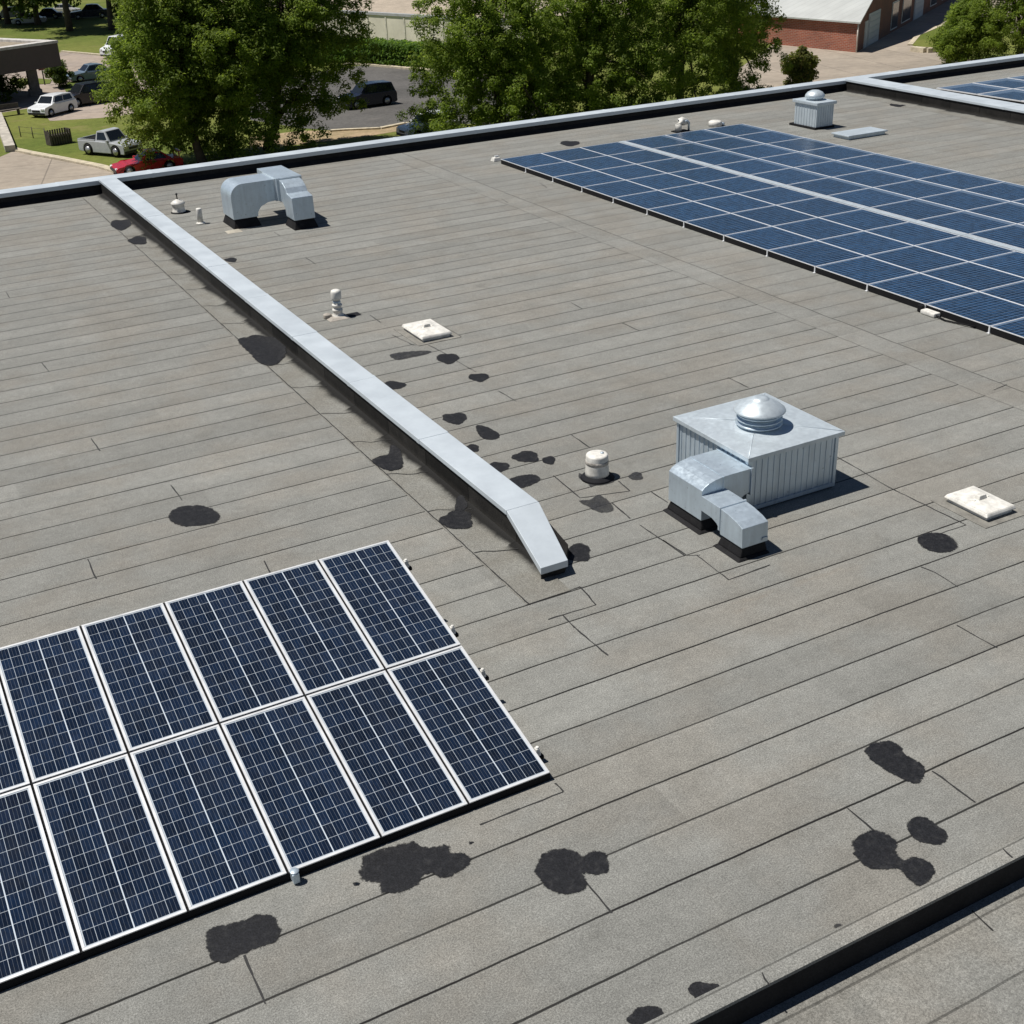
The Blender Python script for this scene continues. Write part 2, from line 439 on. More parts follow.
# the step: a black bitumen edge with a felt lip folded over it
se = MB(); se.box(BX0, BX1, STEP_Y-.03, STEP_Y-.003, LOW_Z+.004, .010)
se.build('step_flashing', M['bitumen_plain'], bld)
lip = MB(); lip.prism([(STEP_Y-.034, .0105), (STEP_Y+.19, .0105), (STEP_Y+.186, .022), (STEP_Y+.13, .052), (STEP_Y+.02, .058), (STEP_Y-.034, .050)], BX0, BX1, 'x')
lip_o = lip.build('step_lip', M['lip'], bld)

# ---- felt end laps and cut lines seen in the photo (pixel pairs, laid on the roof)
LAPS = [((6,292),(10,298)),((42,363),(49,372)),((171,485),(182.5,500.5)),((91,438.5),(100,451)),((87.5,559),(96.3,579)),((264,561),(270,573)),
 ((305.5,257.5),(315.5,264)),((370,315),(380.5,322.5)),((498.5,391),(516.5,401.5)),((428.5,345),(453,358)),((455,360),(476,372)),
 ((392,335),(414,345.5)),((414,345.5),(461,336.5)),((461,336.5),(444,326.5)),((571,302.5),(582,309)),((622,323),(639.5,331)),((728,377.5),(748,387.5)),
 ((571.6,435),(590,448)),((553.5,475.5),(580,498)),((580,498),(630,491)),((630,491),(618.5,481)),((612,503),(630,518.6)),
 ((524.7,606),(580.5,587)),((580.5,587),(596,605)),((596,605),(548,619.5)),((563,615),(575,628)),((575,628),(608,655.5)),((663,540),(687,555.5)),((687,555.5),(700,555)),((697,555.5),(729,580)),((729,580),(770,565)),
 ((640,525),(685,555.7)),((651,492),(668,502.5)),((861,470.6),(889,487.5)),((889,487.5),(966,525)),((837,457),(861,470.6)),((966,525),(930,537)),((921,567),(936,573)),((936,573),(958,587)),((956.8,625.5),(996.8,648)),
 ((932.5,771),(975.6,802.5)),((847,808.5),(876,832.5)),((585,880.5),(612,913)),((555.5,783),(563,791.8)),((563,791.8),(520,809)),((520,809),(480,825)),
 ((243.8,955.5),(252,975)),((252,975),(265.6,1004)),((994,390),(1007,384.5)),((540,183),(547,188)),((502,199),(508,203)),((274,232),(280,236))]
def ribbon(mb, a, b, wd, z):
    a, b = Vector(a), Vector(b); d = (b-a); n = max(2, int(d.length/.12)); d.normalize(); s_ = Vector((-d.y, d.x, 0))
    vs, fs = [], []
    for i in range(n+1):
        p = a.lerp(b, i/n)+s_*random.uniform(-.006, .006); ww = wd*random.uniform(.5, 1.2)
        vs += [(p+s_*ww*.5), (p-s_*ww*.5)]
    fs = [(2*i, 2*i+1, 2*i+3, 2*i+2) for i in range(n)]
    mb.add([(v.x, v.y, z) for v in vs], fs)
for a, b in LAPS:
    sb = MB(); ribbon(sb, at(*a), at(*b), .024, .003); sb.build('end_lap', M['seam'], roof)
sl = MB()
ribbon(sl, at(972, 910.5, LOW_Z), at(992.5, 931, LOW_Z), .02, LOW_Z+.003)
sl.build('end_lap', M['seam'], low)
for a, b in (((761, 977), (769, 990)), ((1002, 853), (1011, 862))):
    s2 = MB(); ribbon(s2, at(*a), at(*b), .018, .0605); s2.build('end_lap', M['seam'], lip_o)

# ---- tar patches
def patch(px, z=.006, mat='tar', parent=None, prof=None, rag=.10):
    """ragged mastic patch; px = outline in photo pixels, or (cx, cy, rx, ry)"""
    if len(px) == 4 and not hasattr(px[0], '__len__'):
        cx, cy_, rx, ry = px; ph = random.uniform(0, 6)
        px = []
        for i in range(20):
            a = 2*math.pi*i/20; k = 1+.10*math.sin(3*a+ph)+.06*math.sin(5*a+2*ph)
            px.append((cx+rx*k*math.cos(a), cy_+ry*k*math.sin(a)))
    P = [at(x, y) for x, y in px]
    out = []
    n = len(P); c = sum(P, Vector())/n
    for i in range(n):                          # smooth curve + ragged edge
        p0, p1, p2, p3 = P[i-1], P[i], P[(i+1) % n], P[(i+2) % n]
        L_ = (p2-p1).length; k = max(2, min(12, int(L_/.05)))
        for j in range(k):
            t = j/k
            q = .5*((2*p1)+(p2-p0)*t+(2*p0-5*p1+4*p2-p3)*t*t+(3*p1-p0-3*p2+p3)*t**3)
            q = q+(q-c).normalized()*random.uniform(-1, 1)*rag*min(1, (q-c).length)*.35
            out.append(q)
    xs_, ys_ = [q.x for q in out], [q.y for q in out]
    st = .035 if max(max(xs_)-min(xs_), max(ys_)-min(ys_)) < 1.2 else .05
    gx = np.arange(min(xs_)-.12, max(xs_)+.12+st, st); gy = np.arange(min(ys_)-.12, max(ys_)+.12+st, st)
    X, Y = np.meshgrid(gx, gy); A = np.array([(q.x, q.y) for q in out]); B2 = np.roll(A, -1, 0)
    inside = np.zeros(X.shape, bool); dist = np.full(X.shape, 9.)
    for (ax, ay), (bx, by) in zip(A, B2):
        cr = (ay > Y) != (by > Y)
        with np.errstate(divide='ignore', invalid='ignore'): inside ^= cr & (X < (bx-ax)*(Y-ay)/(by-ay+1e-12)+ax)
        t = np.clip(((X-ax)*(bx-ax)+(Y-ay)*(by-ay))/((bx-ax)**2+(by-ay)**2+1e-12), 0, 1)
        dist = np.minimum(dist, np.hypot(X-ax-t*(bx-ax), Y-ay-t*(by-ay)))
    sd = np.where(inside, dist, -dist)
    wd_ = min(.30, max(.08, float(sd.max())*1.1))
    ed = np.clip(.90-sd/wd_, 0, 1.6)
    keep = ed < 1.32; idx = -np.ones(X.shape, int); vs, vals, fs = [], [], []
    ny, nx = X.shape
    for j in range(ny-1):
        for i in range(nx-1):
            c4 = ((j, i), (j, i+1), (j+1, i+1), (j+1, i))
            if not any(keep[q] for q in c4): continue
            f_ = []
            for q in c4:
                if idx[q] < 0:
                    idx[q] = len(vs); xx, yy = float(X[q]), float(Y[q])
                    vs.append((xx, yy, (prof(xx) if prof else 0)+z)); vals.append(float(ed[q]))
                f_.append(int(idx[q]))
            fs.append(f_)
    mb = MB(); mb.add(vs, fs, prof is not None)
    o = mb.build('tar_patch', M[mat], parent or roof)
    at_ = o.data.attributes.new('edge', 'FLOAT', 'POINT'); at_.data.foreach_set('value', vals)
    return o
PATCHES = [
 [(361,872),(363,858),(380,851),(400,845),(412,842),(423,848),(447,846),(452,853),(462,854),(471,859),(466,868),(450,876),(440,877),(432,873),(420,877),(418,885),(405,891),(385,893),(378,884),(363,880)],
 [(536,872),(540,860),(548,852),(562,849),(575,852),(583,858),(590,852),(602,853),(609,864),(606,873),(598,875),(588,873),(582,872),(586,882),(583,891),(570,893),(555,893),(543,883)],
 [(205,935),(213,928),(232,924),(250,919),(257,915),(273,917),(280,931),(278,939),(262,947),(245,953),(222,963),(211,956)],
 (648,1017,20,10), (704,991,16,9),
 [(865,752),(872,745),(886,741),(900,746),(905,755),(921,764),(925,772),(919,783),(906,781),(895,775),(880,767)],
 [(853,847),(858,837),(870,832),(884,833),(896,842),(896,853),(904,861),(912,857),(928,862),(934,872),(927,883),(920,887),(908,878),(898,868),(885,870),(868,867),(858,859)],
 [(907,826),(914,818),(926,818),(937,826),(948,834),(945,842),(936,845),(920,842),(911,835)],
 [(918,541),(922,535),(936,533),(950,537),(957,545),(953,551),(940,553),(926,549)],
 [(169,516),(175,509),(190,506),(205,507),(219,514),(216,522),(200,526),(183,526),(172,522)],
 (448,358.5,11,5), (479,377.5,10,4), (394,385.5,11,4.2), (455,418.5,12,5.5),
 [(476,426),(486,427),(498,433),(499,438),(489,440),(480,436)],
 (472,448.5,7.5,3.8), (526,457,13,5.5), (549,460.5,6.5,4), (499,467,10,5),
 [(509,480),(520,476),(535,475),(540,480),(534,484),(522,488),(514,486)],
 (578,553,13,9), (231,260,6,2.2), (570,143.5,9.5,2.6), (898,105,8,1.8), (888,102,3,1), (356,884,4,2), (471,843,3,1.5)]
for i, p in enumerate(PATCHES): patch(p)
for p in ([(579,501),(590,500),(599,495),(608,501),(613,508),(610,512),(598,512),(590,508)], (636,476.5,7,4), [(390,355),(405,352),(429,351),(428,354),(410,358),(397,360)]):
    patch(p, mat='tar_old')
patch((839, 926.5, 5.5, 2.6), mat='tar_old')

# ---- outer parapet (far edge of the roof)
def coping(mb, x0, x1, y0, y1, z0, z1, axis, seg, ridge=.006, plate=True):
    """metal cap with a lap every few metres"""
    a0, a1 = (x0, x1) if axis == 'x' else (y0, y1)
    n = max(1, round((a1-a0)/seg)); st = (a1-a0)/n
    for i in range(n):
        s0, s1 = a0+i*st, a0+(i+1)*st
        lift = ridge if i % 2 else 0.
        if axis == 'x': mb.box(s0+.002, s1-.002, y0-lift*.5, y1+lift*.5, z0, z1+lift*.5)
        else: mb.box(x0-lift*.5, x1+lift*.5, s0+.002, s1-.002, z0, z1+lift*.5)
        if i and plate:
            if axis == 'x': mb.box(s0-.06, s0+.06, y0-.006, y1+.006, z0-.004, z1+.007)
            else: mb.box(x0-.006, x1+.006, s0-.06, s0+.06, z0-.004, z1+.007)
PY = 43.86
pw = MB(); pw.box(BX0, BX1, PY, BY1-.02, -.45, .30)
par = pw.build('parapet', M['bitumen_plain'], bld)
cp = MB(); coping(cp, BX0, BX1, PY-.05, BY1+.06, .31, .45, 'x', 3.05)
cp.build('coping', M['coping'], par, bevel=.012)
cs = MB(); cs.prism([(PY-.16, .004), (PY-.004, .004), (PY-.004, .15)], BX0, BX1, 'x')
cs.build('flashing', M['bitumen_plain'], par)

# ---- dividing parapet walls
def skirt_profile(xf):
    """height of the felt fillet at the foot of the dividing wall whose face is at xf"""
    def z(x):
        d = xf-x
        if d >= .34: return .008
        if d >= .13: return .008+.020*((.34-d)/.21)**1.5
        return .028+.030*(max(0, .13-max(d, 0))/.13)**1.25
    return z
def dividing_wall(xf, wd, y0, y1, h, label, slope_end=False, skirt=.72, cmat='coping', name='parapet_wall'):
    root = empty(name, (xf+wd/2, y1, 0), label=label, cat='wall')
    ob = Vector((-(xf+wd/2), -y1, 0))
    def B(mb, nm, mat, par=root, bevel=0.):
        mb.v = [(v[0]+ob.x, v[1]+ob.y, v[2]) for v in mb.v]
        return mb.build(nm, mat, par, bevel)
    core = MB()
    ye = y0-1.40 if slope_end else y0
    prof = [(y0, .006), (y1, .006), (y1, h-.09), (y0, h-.09)]
    if slope_end: prof = [(ye+.45, .006), (y1, .006), (y1, h-.09), (y0, h-.09), (ye+.45, .20)]
    core.prism(prof, xf, xf+wd, 'x')
    if slope_end: core.add([(7.43, ye+.06, .006), (7.83, ye+.06, .006), (xf+wd, ye+.449, .006), (xf, ye+.449, .006), (7.43, ye+.06, .14), (7.83, ye+.06, .14), (xf+wd, ye+.449, .20), (xf, ye+.449, .20)], [(3, 2, 1, 0), (4, 5, 6, 7), (0, 1, 5, 4), (1, 2, 6, 5), (2, 3, 7, 6), (3, 0, 4, 7)])
    B(core, 'wall_face', M['bitumen'])
    co = MB(); coping(co, xf-.04, xf+wd+.04, y0, y1, h-.085, h, 'y', 3.05)
    if slope_end:
        a, b = xf-.04, xf+wd+.04
        ax, bx = 7.40, 7.85
        zt, zl = h+.004, .235
        v = [(a-.001, y0-.010, zt), (b+.001, y0-.010, zt), (bx, ye, zl), (ax, ye, zl)]
        v += [(a-.001, y0-.010, zt-.10), (b+.001, y0-.010, zt-.10), (bx, ye, zl-.11), (ax, ye, zl-.11)]
        co.add(v, [(0, 1, 2, 3), (7, 6, 5, 4), (0, 4, 5, 1), (1, 5, 6, 2), (2, 6, 7, 3), (3, 7, 4, 0)])
    B(co, 'coping', M[cmat], bevel=.008)
    # felt fillet on the sunny side, on the far side a plain black upstand
    sk = MB(); zf = skirt_profile(xf); xs = [xf-skirt, xf-.5, xf-.34, xf-.26, xf-.19, xf-.13, xf-.09, xf-.05, xf-.004]
    ys = ([ye-.42, ye+.02, ye+.10] if slope_end else [])+list(np.arange(ye+.12, y1-.16, .4))+[y1-.16]
    vs = [(x, y, .008+(zf(x)-.008)*max(0, min(1, (y-ye+.02)/.14 if slope_end else 1))+.003*math.sin(y*2.1+x*5)) if i else (x, y, .005) for y in ys for i, x in enumerate(xs)]
    nx = len(xs)
    fs = [(j*nx+i, j*nx+i+1, (j+1)*nx+i+1, (j+1)*nx+i) for j in range(len(ys)-1) for i in range(nx-1)]
    sk.add(vs, fs, True)
    skirt_o = B(sk, 'flashing', M['skirt'])
    up = MB(); up.prism([(xf+wd+.004, .004), (xf+wd+.10, .004), (xf+wd+.004, .12)], ye+.5, y1-.16, 'y'); B(up, 'upstand', M['bitumen_plain'])
    return root, skirt_o, zf, ob

def skirt_material():
    s = NT('flashing felt'); s.pos; g = s.noise(120., 2, .8); f = s.noise(1.3, 5, .65); g2 = s.noise(55., 2, .8)
    warm = s.ramp(f, .35, .65)
    c = s.mix(warm, (.205, .204, .187), (.178, .172, .152))
    z = s.xyz()[2]; yv = s.xyz()[1]
    ju = s.math('FRACT', s.math('DIVIDE', s.math('ADD', yv, s.math('MULTIPLY', z, .25)), 1.62))
    jl = s.math('MULTIPLY', s.math('LESS_THAN', ju, .016), s.math('GREATER_THAN', z, .025))
    jt = s.wn(wval=s.math('FLOOR', s.math('DIVIDE', s.math('ADD', yv, s.math('MULTIPLY', z, .25)), 1.62)))
    k = s.math('ADD', z, s.math('MULTIPLY', s.math('SUBTRACT', s.noise(3., 5, .7), .5), .022))
    k = s.math('ADD', k, s.math('ADD', s.math('MULTIPLY', s.math('SUBTRACT', ju, .5), .010), s.math('MULTIPLY', s.math('SUBTRACT', s.noise(.9, 2), .5), .02))); c = s.mix(s.ramp(k, .010, .034), c, (.0095, .0092, .0088))          # bare bitumen where the felt ends
    c = s.mul(c, s.math('MULTIPLY', s.lin(g, .35, .65, .66, 1.34), s.lin(g2, .35, .65, .72, 1.28)))
    hi = s.ramp(z, .03, .08)
    c = s.mul(c, s.math('ADD', 1.0, s.math('MULTIPLY', hi, s.lin(jt, 0, 1, -.25, .5))))
    c = s.mix(s.math('MULTIPLY', jl, .8), c, (.002, .002, .002))
    scuff = s.math('MULTIPLY', hi, s.ramp(s.noise(2.2, 6, .75), .60, .75))
    c = s.mix(s.math('MULTIPLY', scuff, .30), c, (.09, .085, .075))
    return s.out(c, s.lin(hi, 0, 1, .85, .55), 0, bump=g, bstr=.35, bdist=.006, spec=.25)
M['skirt'] = skirt_material()
dw, dskirt, dzf, dob = dividing_wall(7.645, .475, 14.85, PY-.06, .50, 'low black felted wall with a pale metal coping sloping down at its near end, between the vent pipe and left roof', True)
rw, rskirt, rzf, rob = dividing_wall(40.30, .95, 6.4, PY-.06, .50, 'low dark wall with white metal coping in front of the farthest blue solar panels')
rw.rotation_euler = (0, 0, -.055)
# laps and mastic on the fillet (children of the fillet, in its own coordinates)
for yq in [43.8-1.62*k_+.1 for k_ in range(2, 19)]:
    xs = [6.97, 7.1, 7.25, 7.4, 7.5, 7.58]
    pts = [Vector((x, yq-(x-6.97)*.55+random.uniform(-.05, .05), dzf(x)+.006)) for x in xs]
    lb = MB()
    for a, b in zip(pts[:-1], pts[1:]):
        d = (b-a).normalized(); s_ = Vector((-d.y, d.x, 0))*.008
        lb.add([a+s_, a-s_, b-s_, b+s_], [(0, 1, 2, 3)])
    lb.v = [(v[0]+dob.x, v[1]+dob.y, v[2]) for v in lb.v]; lb.build('end_lap', M['seam'], dskirt)
eb = MB(); ribbon(eb, (6.955, 13.0, 0), (6.955, 43.5, 0), .022, .0115)
eb.v = [(v[0]+dob.x, v[1]+dob.y, v[2]) for v in eb.v]; eb.build('edge_seam', M['seam'], dskirt)
for p in ([(238,341),(246,338),(255,336),(270,339),(284,344),(286,352),(284,359),(274,365),(262,364.5),(251,355)], [(372,462),(380,457),(388,455),(391,447),(397,449),(402,457),(402,467),(394,471),(384,470)], (457,521,16,9), (121,225,10,5), (138,241,9,4), (461,506,6,7)):
    o = patch(p, z=.010, prof=dzf, mat='tar', parent=dskirt); o.location = dob

# ================================================================== SOLAR PANELS
def solar_panel(W, L, cells, fw, clamp=False, fh=.045, gap=.02):
    """aluminium frame round a sheet of cells; own origin at its lower front corner"""
    W2, L2 = W-gap, L-gap
    r = empty('solar_panel')
    f = MB()
    f.box(0, W2, 0, fw, -fh, 0); f.box(0, W2, L2-fw, L2, -fh, 0)
    f.box(0, fw, fw, L2-fw, -fh, 0); f.box(W2-fw, W2, fw, L2-fw, -fh, 0)
    f.build('frame', M['alu'], r, bevel=.002, seg=1)
    g = MB(); g.add([(0, 0, 0), (W2-2*fw, 0, 0), (W2-2*fw, L2-2*fw, 0), (0, L2-2*fw, 0)], [(0, 1, 2, 3)])
    g.box(.003, W2-2*fw-.003, .003, L2-2*fw-.003, -.012, -.004)
    go = g.build('cell_sheet', cells, r); go.location = (fw, fw, -.006)
    return r
NW, NL, TILT = 1.0265, 2.235, .2166
M['cells_near_'] = M['cells_near']
near_proto = solar_panel(NW, NL, M['cells_near'], .030, gap=.026, fh=.016)
ORD = ['first', 'second', 'third', 'fourth', 'fifth', 'sixth', 'seventh', 'eighth', 'ninth', 'tenth', 'eleventh', 'twelfth', 'thirteenth', 'fourteenth', 'fifteenth']
first = True
for r in range(2):
    for c in range(7):
        if r == 0 and c == 6 and False: continue
        o = near_proto if first else copy_tree(near_proto); first = False
        o.location = (5.3426-NW*(c+1)+.01, 9.6113+r*NL*math.cos(TILT), .11+.0+r*NL*math.sin(TILT))
        o.rotation_euler = (TILT, 0, 0)
        rowname = 'front' if r == 0 else 'back'
        pl = ('navy solar panel at the right end of the near array, %s row' % rowname) if c == 0 else ('navy solar panel in the %s row of the near array, %s from the right end' % (rowname, ORD[c]))
        tag(o, pl, 'solar panel', 'navy solar panels of the near tilted array')
# tilted rack that carries them
rack = empty('mounting_rack', (5.3426, 9.6113, 0), label='low tilted metal rack with white end clamps under the near navy solar panels', cat='rack')
ct, st_ = math.cos(TILT), math.sin(TILT)
for sdist in (.36, 1.72, 2.55, 3.95):
    y, z = sdist*ct, .11+sdist*st_-.045
    rb = MB(); rb.box(-7.3, .055, y-.025, y+.025, z-.05, z-.004); rb.build('rail', M['alu'], rack)
    cb = MB(); cb.box(-.004, .045, y-.026, y+.026, z-.02, z+.050); cb.lathe([(.022, 0), (.024, .006), (.02, .02), (.008, .026)], .024, y, z+.048, 12)
    cb.build('end_clamp', M['white_paint'], rack, bevel=.004)
    ft = MB(); ft.box(.02, .09, y-.04, y+.03, z-.10, z-.052); ft.build('end_bracket', M['rubber'], rack, bevel=.01)
for xq in (-.35, -2.4, -4.45, -6.5):
    for sdist in (.36, 1.72, 2.55, 3.95):
        y, z = sdist*ct, .11+sdist*st_-.10
        if z > .12:
            lg = MB(); lg.box(xq-.025, xq+.025, y-.02, y+.02, .0, z); lg.build('leg', M['alu'], rack)
    ba = MB(); ba.box(xq-.12, xq+.12, .12, 4.25, .006, .045); ba.build('base_strip', M['rubber'], rack)
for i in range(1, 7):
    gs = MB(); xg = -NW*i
    gs.prism([(0., .11-.038), (2*NL*ct, .11+2*NL*st_-.038), (2*NL*ct, .11+2*NL*st_-.030), (0., .11-.030)], xg-.019, xg+.016, 'x'); gs.build('gap_shade_strip', M['rubber'], rack)  # added black strips that paint the gaps between panels as deep shade
gs = MB(); yg, zg = NL*ct, .11+NL*st_; gs.box(-7.1, -.03, yg-.032, yg+.004, zg-.048, zg-.040); gs.build('gap_shade_strip', M['rubber'], rack)
sk_ = MB(); sk_.box(-7.2, -.012, .004, .03, .012, .0935); sk_.build('front_shade_strip', M['rubber'], rack)  # added black strip standing in for the shadow band below the front edge
jb = MB(); p = at(295, 876, .08)-rack.location
jb.box(p.x-.035, p.x+.035, p.y-.05, p.y+.05, -p.z*0+.02, .135); jb.lathe([(.045, 0), (.05, .02), (.02, .03)], p.x, p.y, .13, 12)
tag(jb.build('junction_clamp', M['galv'], rack, bevel=.006), 'small metal clamp sticking out under the front edge')

# ---- the wide flat array on the right
def flat_array(x0s, ytop, pitch, nrows, proto_w, group, cat_label, z=.20, first_clamp=True):
    pass
FX = [20.66, 22.30, 23.94]; BXC = [25.86, 27.68, 29.50]
PITCH_Y, YTOP = 1.845, 39.62
pf = solar_panel(1.64, PITCH_Y, M['cells_far'], .015, fh=.022, gap=.006)
pb = solar_panel(1.82, PITCH_Y, M['cells_far'], .015, fh=.022, gap=.006)
pc = copy_tree(pf)
for k in range(1):
    b = MB(); b.box(-.015, .015, -.02, .02, -.165, .006); b.box(-.04, .03, -.035, .035, -.168, -.150)
    b.build('clamp', M['alu'], pc, bevel=.004)
used = {}
def use(proto):
    if proto.name not in used: used[proto.name] = 1; return proto
    return copy_tree(proto)
COLN = ['at front edge', 'second from front edge', 'left of white strip', 'right of white strip', 'second from back edge', 'at back edge']
for k in range(14):
    for j, x in enumerate(FX+BXC):
        pr = pc if j == 0 else (pf if j < 3 else pb)
        o = use(pr)
        o.location = (x, YTOP-PITCH_Y*(k+1), .17)
        tag(o, 'blue solar panel in the wide array, %s row from far end, %s' % (ORD[k], COLN[j]), 'solar panel', 'blue solar panels of the wide right array')
# light gutter between the two halves
wk = MB(); coping(wk, 25.625, 25.825, YTOP-14*PITCH_Y, YTOP, .11, .175, 'y', PITCH_Y, plate=False)
tag(wk.build('walkway_strip', M['galv_pale'], None, bevel=.006), 'long white metal strip running between the two halves of the wide blue array', 'strip')
for xx in (20.75, 22.3, 25.4):
    pass
rr = empty('panel_rail', (20.72, YTOP, 0), label='dark rails holding up the wide blue array just above the felt', cat='rack')
for xq in (.10, 1.6, 3.2, 4.75, 5.3, 7.0, 8.8, 10.4):
    b = MB(); b.box(xq-.03, xq+.03, -14*PITCH_Y+.1, -.1, .0, .145); b.build('rail', M['black_steel'], rr)
b = MB(); b.box(-.052, -.03, -14*PITCH_Y+.02, -.02, .004, .146); b.build('edge_shade_strip', M['rubber'], rr)  # added black strip, paints the shadow under the wide array's front edge
cb_ = MB(); p = at(930, 313, .05)
cbo = empty('junction_box', (p.x, p.y, 0), label='small pale connector lying against the front edge of the blue array', cat='connector')
q = MB(); q.box(-.10, .10, -.22, .20, .006, .10); q.build('housing', M['white_paint'], cbo, bevel=.03)
q = MB(); q.tube([(-.02, -.2, .05), (-.06, -.5, .03), (.02, -.8, .03), (.10, -1.2, .05)], .018); q.build('cable', M['rubber'], cbo)
q = MB(); q.box(-.05, .05, .21, .34, .006, .16); q.build('end_cap', M['rubber'], cbo, bevel=.01)
# corner block at the far end of the front edge
p = at(496, 161, .0); c0 = empty('ballast_block', (p.x, p.y, 0), label='small white block at the far front corner of the blue array', cat='block')
q = MB(); q.frustum((-.16, .16, -.14, .14), (-.12, .12, -.10, .10), .004, .13); q.build('block', M['white_paint'], c0, bevel=.02)
q = MB(); q.box(-.04, .10, -.03, .03, .132, .19); q.build('bracket', M['alu'], c0)

# ---- array beyond the right-hand wall
pr2 = solar_panel(2.15, 2.3, M['cells_far'], .04, gap=.014)
fst = True
for k in range(4):
    for j in range(3):
        o = pr2 if fst else copy_tree(pr2); fst = False
        o.location = (42.9+2.15*j, 41.0-2.3*(k+1), .18)
        tag(o, 'blue panel beyond the right wall, %s row from far parapet, %s from that wall' % (ORD[k], ORD[j]), 'solar panel', 'blue solar panels beyond the right wall')
r2 = empty('panel_rail', (42.9, 41., 0), label='dark rails under the panels beyond the right dividing wall', cat='rack')
for xq in (.2, 2.1, 4.2, 6.2):
    b = MB(); b.box(xq-.03, xq+.03, -9.1, -.1, 0, .13); b.build('rail', M['black_steel'], r2)

# ================================================================== ROOFTOP EQUIPMENT
# --- big ventilation unit with duct elbows
vu = empty('ventilation_unit', (12.0, 14.5, 0), label='large galvanised ventilation box with a round hood on its lid and square duct elbows', cat='ventilation unit')
def V(mb, name, mat, parent, root, bevel=0., seg=2):
    l = root.location
    mb.v = [(v[0]-l.x, v[1]-l.y, v[2]-l.z) for v in mb.v]
    return mb.build(name, mat, parent, bevel, seg)
x0, x1, y0, y1 = 11.17, 12.92, 13.60, 15.42
cbm = MB(); cbm.box(x0+.03, x1-.03, y0+.03, y1-.03, .003, .06); V(cbm, 'curb', M['bitumen_plain'], vu, vu)
cas = MB(); cas.box(x0, x1, y0, y1, .045, .945)
casing = V(cas, 'casing', M['galv'], vu, vu, .006)
rib = MB()
n = 15
for i in range(n):
    a = x0+.06+(x1-x0-.12)*i/(n-1); rib.box(a-.022, a+.022, y0-.009, y0+.01, .06, .905)
    rib.box(a-.011, a+.011, y1-.01, y1+.016, .06, .905)
    b = y0+.06+(y1-y0-.12)*i/(n-1); rib.box(x0-.009, x0+.01, b-.022, b+.022, .06, .905)
    rib.box(x1-.01, x1+.016, b-.011, b+.011, .06, .905)
V(rib, "ribs", M["galv"], casing, vu)
foot = MB()
foot.box(x0-.02, x1+.02, y0-.025, y0-.018, .03, .10); foot.box(x0-.025, x0-.018, y0-.02, y1+.02, .03, .10)
for xx, yy in ((x0, y0), (x1, y0), (x0, y1)): foot.box(xx-.03, xx+.03, yy-.03, yy+.03, .03, .93)
V(foot, 'corner_trim', M['galv'], casing, vu, .004, 1)
lx0, lx1, ly0, ly1 = x0-.075, x1+.09, y0-.09, y1+.08
lid = MB()
lid.add([(lx0, ly0, .93), (lx1, ly0, .93), (lx1, ly1, .93), (lx0, ly1, .93), (lx0, ly0, 1.), (lx1, ly0, 1.), (lx1, ly1, 1.), (lx0, ly1, 1.), (11.98, 14.45, 1.075)],
        [(3, 2, 1, 0), (0, 1, 5, 4), (1, 2, 6, 5), (2, 3, 7, 6), (3, 0, 4, 7), (4, 5, 8), (5, 6, 8), (6, 7, 8), (7, 4, 8)])
lid_o = V(lid, 'lid', M['galv_pale'], vu, vu, .006)
rdg = MB()
for cx_, cy__ in ((lx0, ly0), (lx1, ly0), (lx1, ly1), (lx0, ly1)):
    rdg.tube([(cx_*.97+11.98*.03, cy__*.97+14.45*.03, 1.003), (11.98, 14.45, 1.078)], .007, 6)
V(rdg, 'ridge', M['galv_pale'], lid_o, vu)
HX, HY = 11.97, 14.37
hood = MB(); hood.lathe([(.31, 0), (.31, .045), (.375, .050), (.375, .072), (.26, .085), (.26, .118), (.368, .128), (.368, .150), (.25, .160), (.25, .192), (.36, .202), (.36, .224), (.24, .234), (.24, .285)], HX, HY, 1.045, 40)
hood_o = V(hood, 'vent_throat', M['galv'], vu, vu)
cap = MB(); cap.lathe([(.10, .285), (.395, .285), (.408, .262), (.414, .270), (.405, .290), (.34, .345), (.25, .405), (.16, .450), (.135, .456), (.13, .472), (.05, .474), (.02, .474)], HX, HY, 1.045, 40)
V(cap, 'vent_cap', M['galv_pale'], vu, vu)
base_r = MB(); base_r.lathe([(.46, 0), (.44, .012), (.34, .03)], HX, HY, 1.025, 40); V(base_r, 'vent_flange', M['galv_pale'], vu, vu)

def arc(cx, cz, r, a0, a1, n=8): return [(cx+r*math.cos(math.radians(a0+(a1-a0)*i/n)), cz+r*math.sin(math.radians(a0+(a1-a0)*i/n))) for i in range(n+1)]
d1 = MB()
prof = [(10.21, .20), (10.21, .70), (10.26, .75), (10.34, .79), (10.45, .82), (10.58, .838), (10.75, .843), (11.162, .843), (11.162, .42)]+arc(11.12, .22, .22, 95, 175, 6)+[(10.88, .20)]
d1.prism(prof, 13.47, 14.33, 'y')
duct = V(d1, 'duct_elbow', M['galv'], vu, vu, .006)
fl = MB(); fl.box(11.12, 11.16, 13.45, 14.35, .40, .852)
V(fl, 'duct_flange', M['galv'], duct, vu)
fl = MB(); fl.box(10.60, 10.635, 13.462, 14.338, .45, .846); V(fl, 'duct_seam', M['galv'], duct, vu)
d2 = MB()
prof2 = [(13.465, .625), (13.20, .622), (13.0, .615), (12.8, .595), (12.60, .555), (12.47, .505), (12.455, .19), (12.98, .19), (13.0, .26), (13.08, .33), (13.2, .37), (13.465, .38)]
d2.prism(prof2, 10.20, 10.67, 'x')
duct2 = V(d2, 'branch_duct', M['galv'], vu, vu, .008)
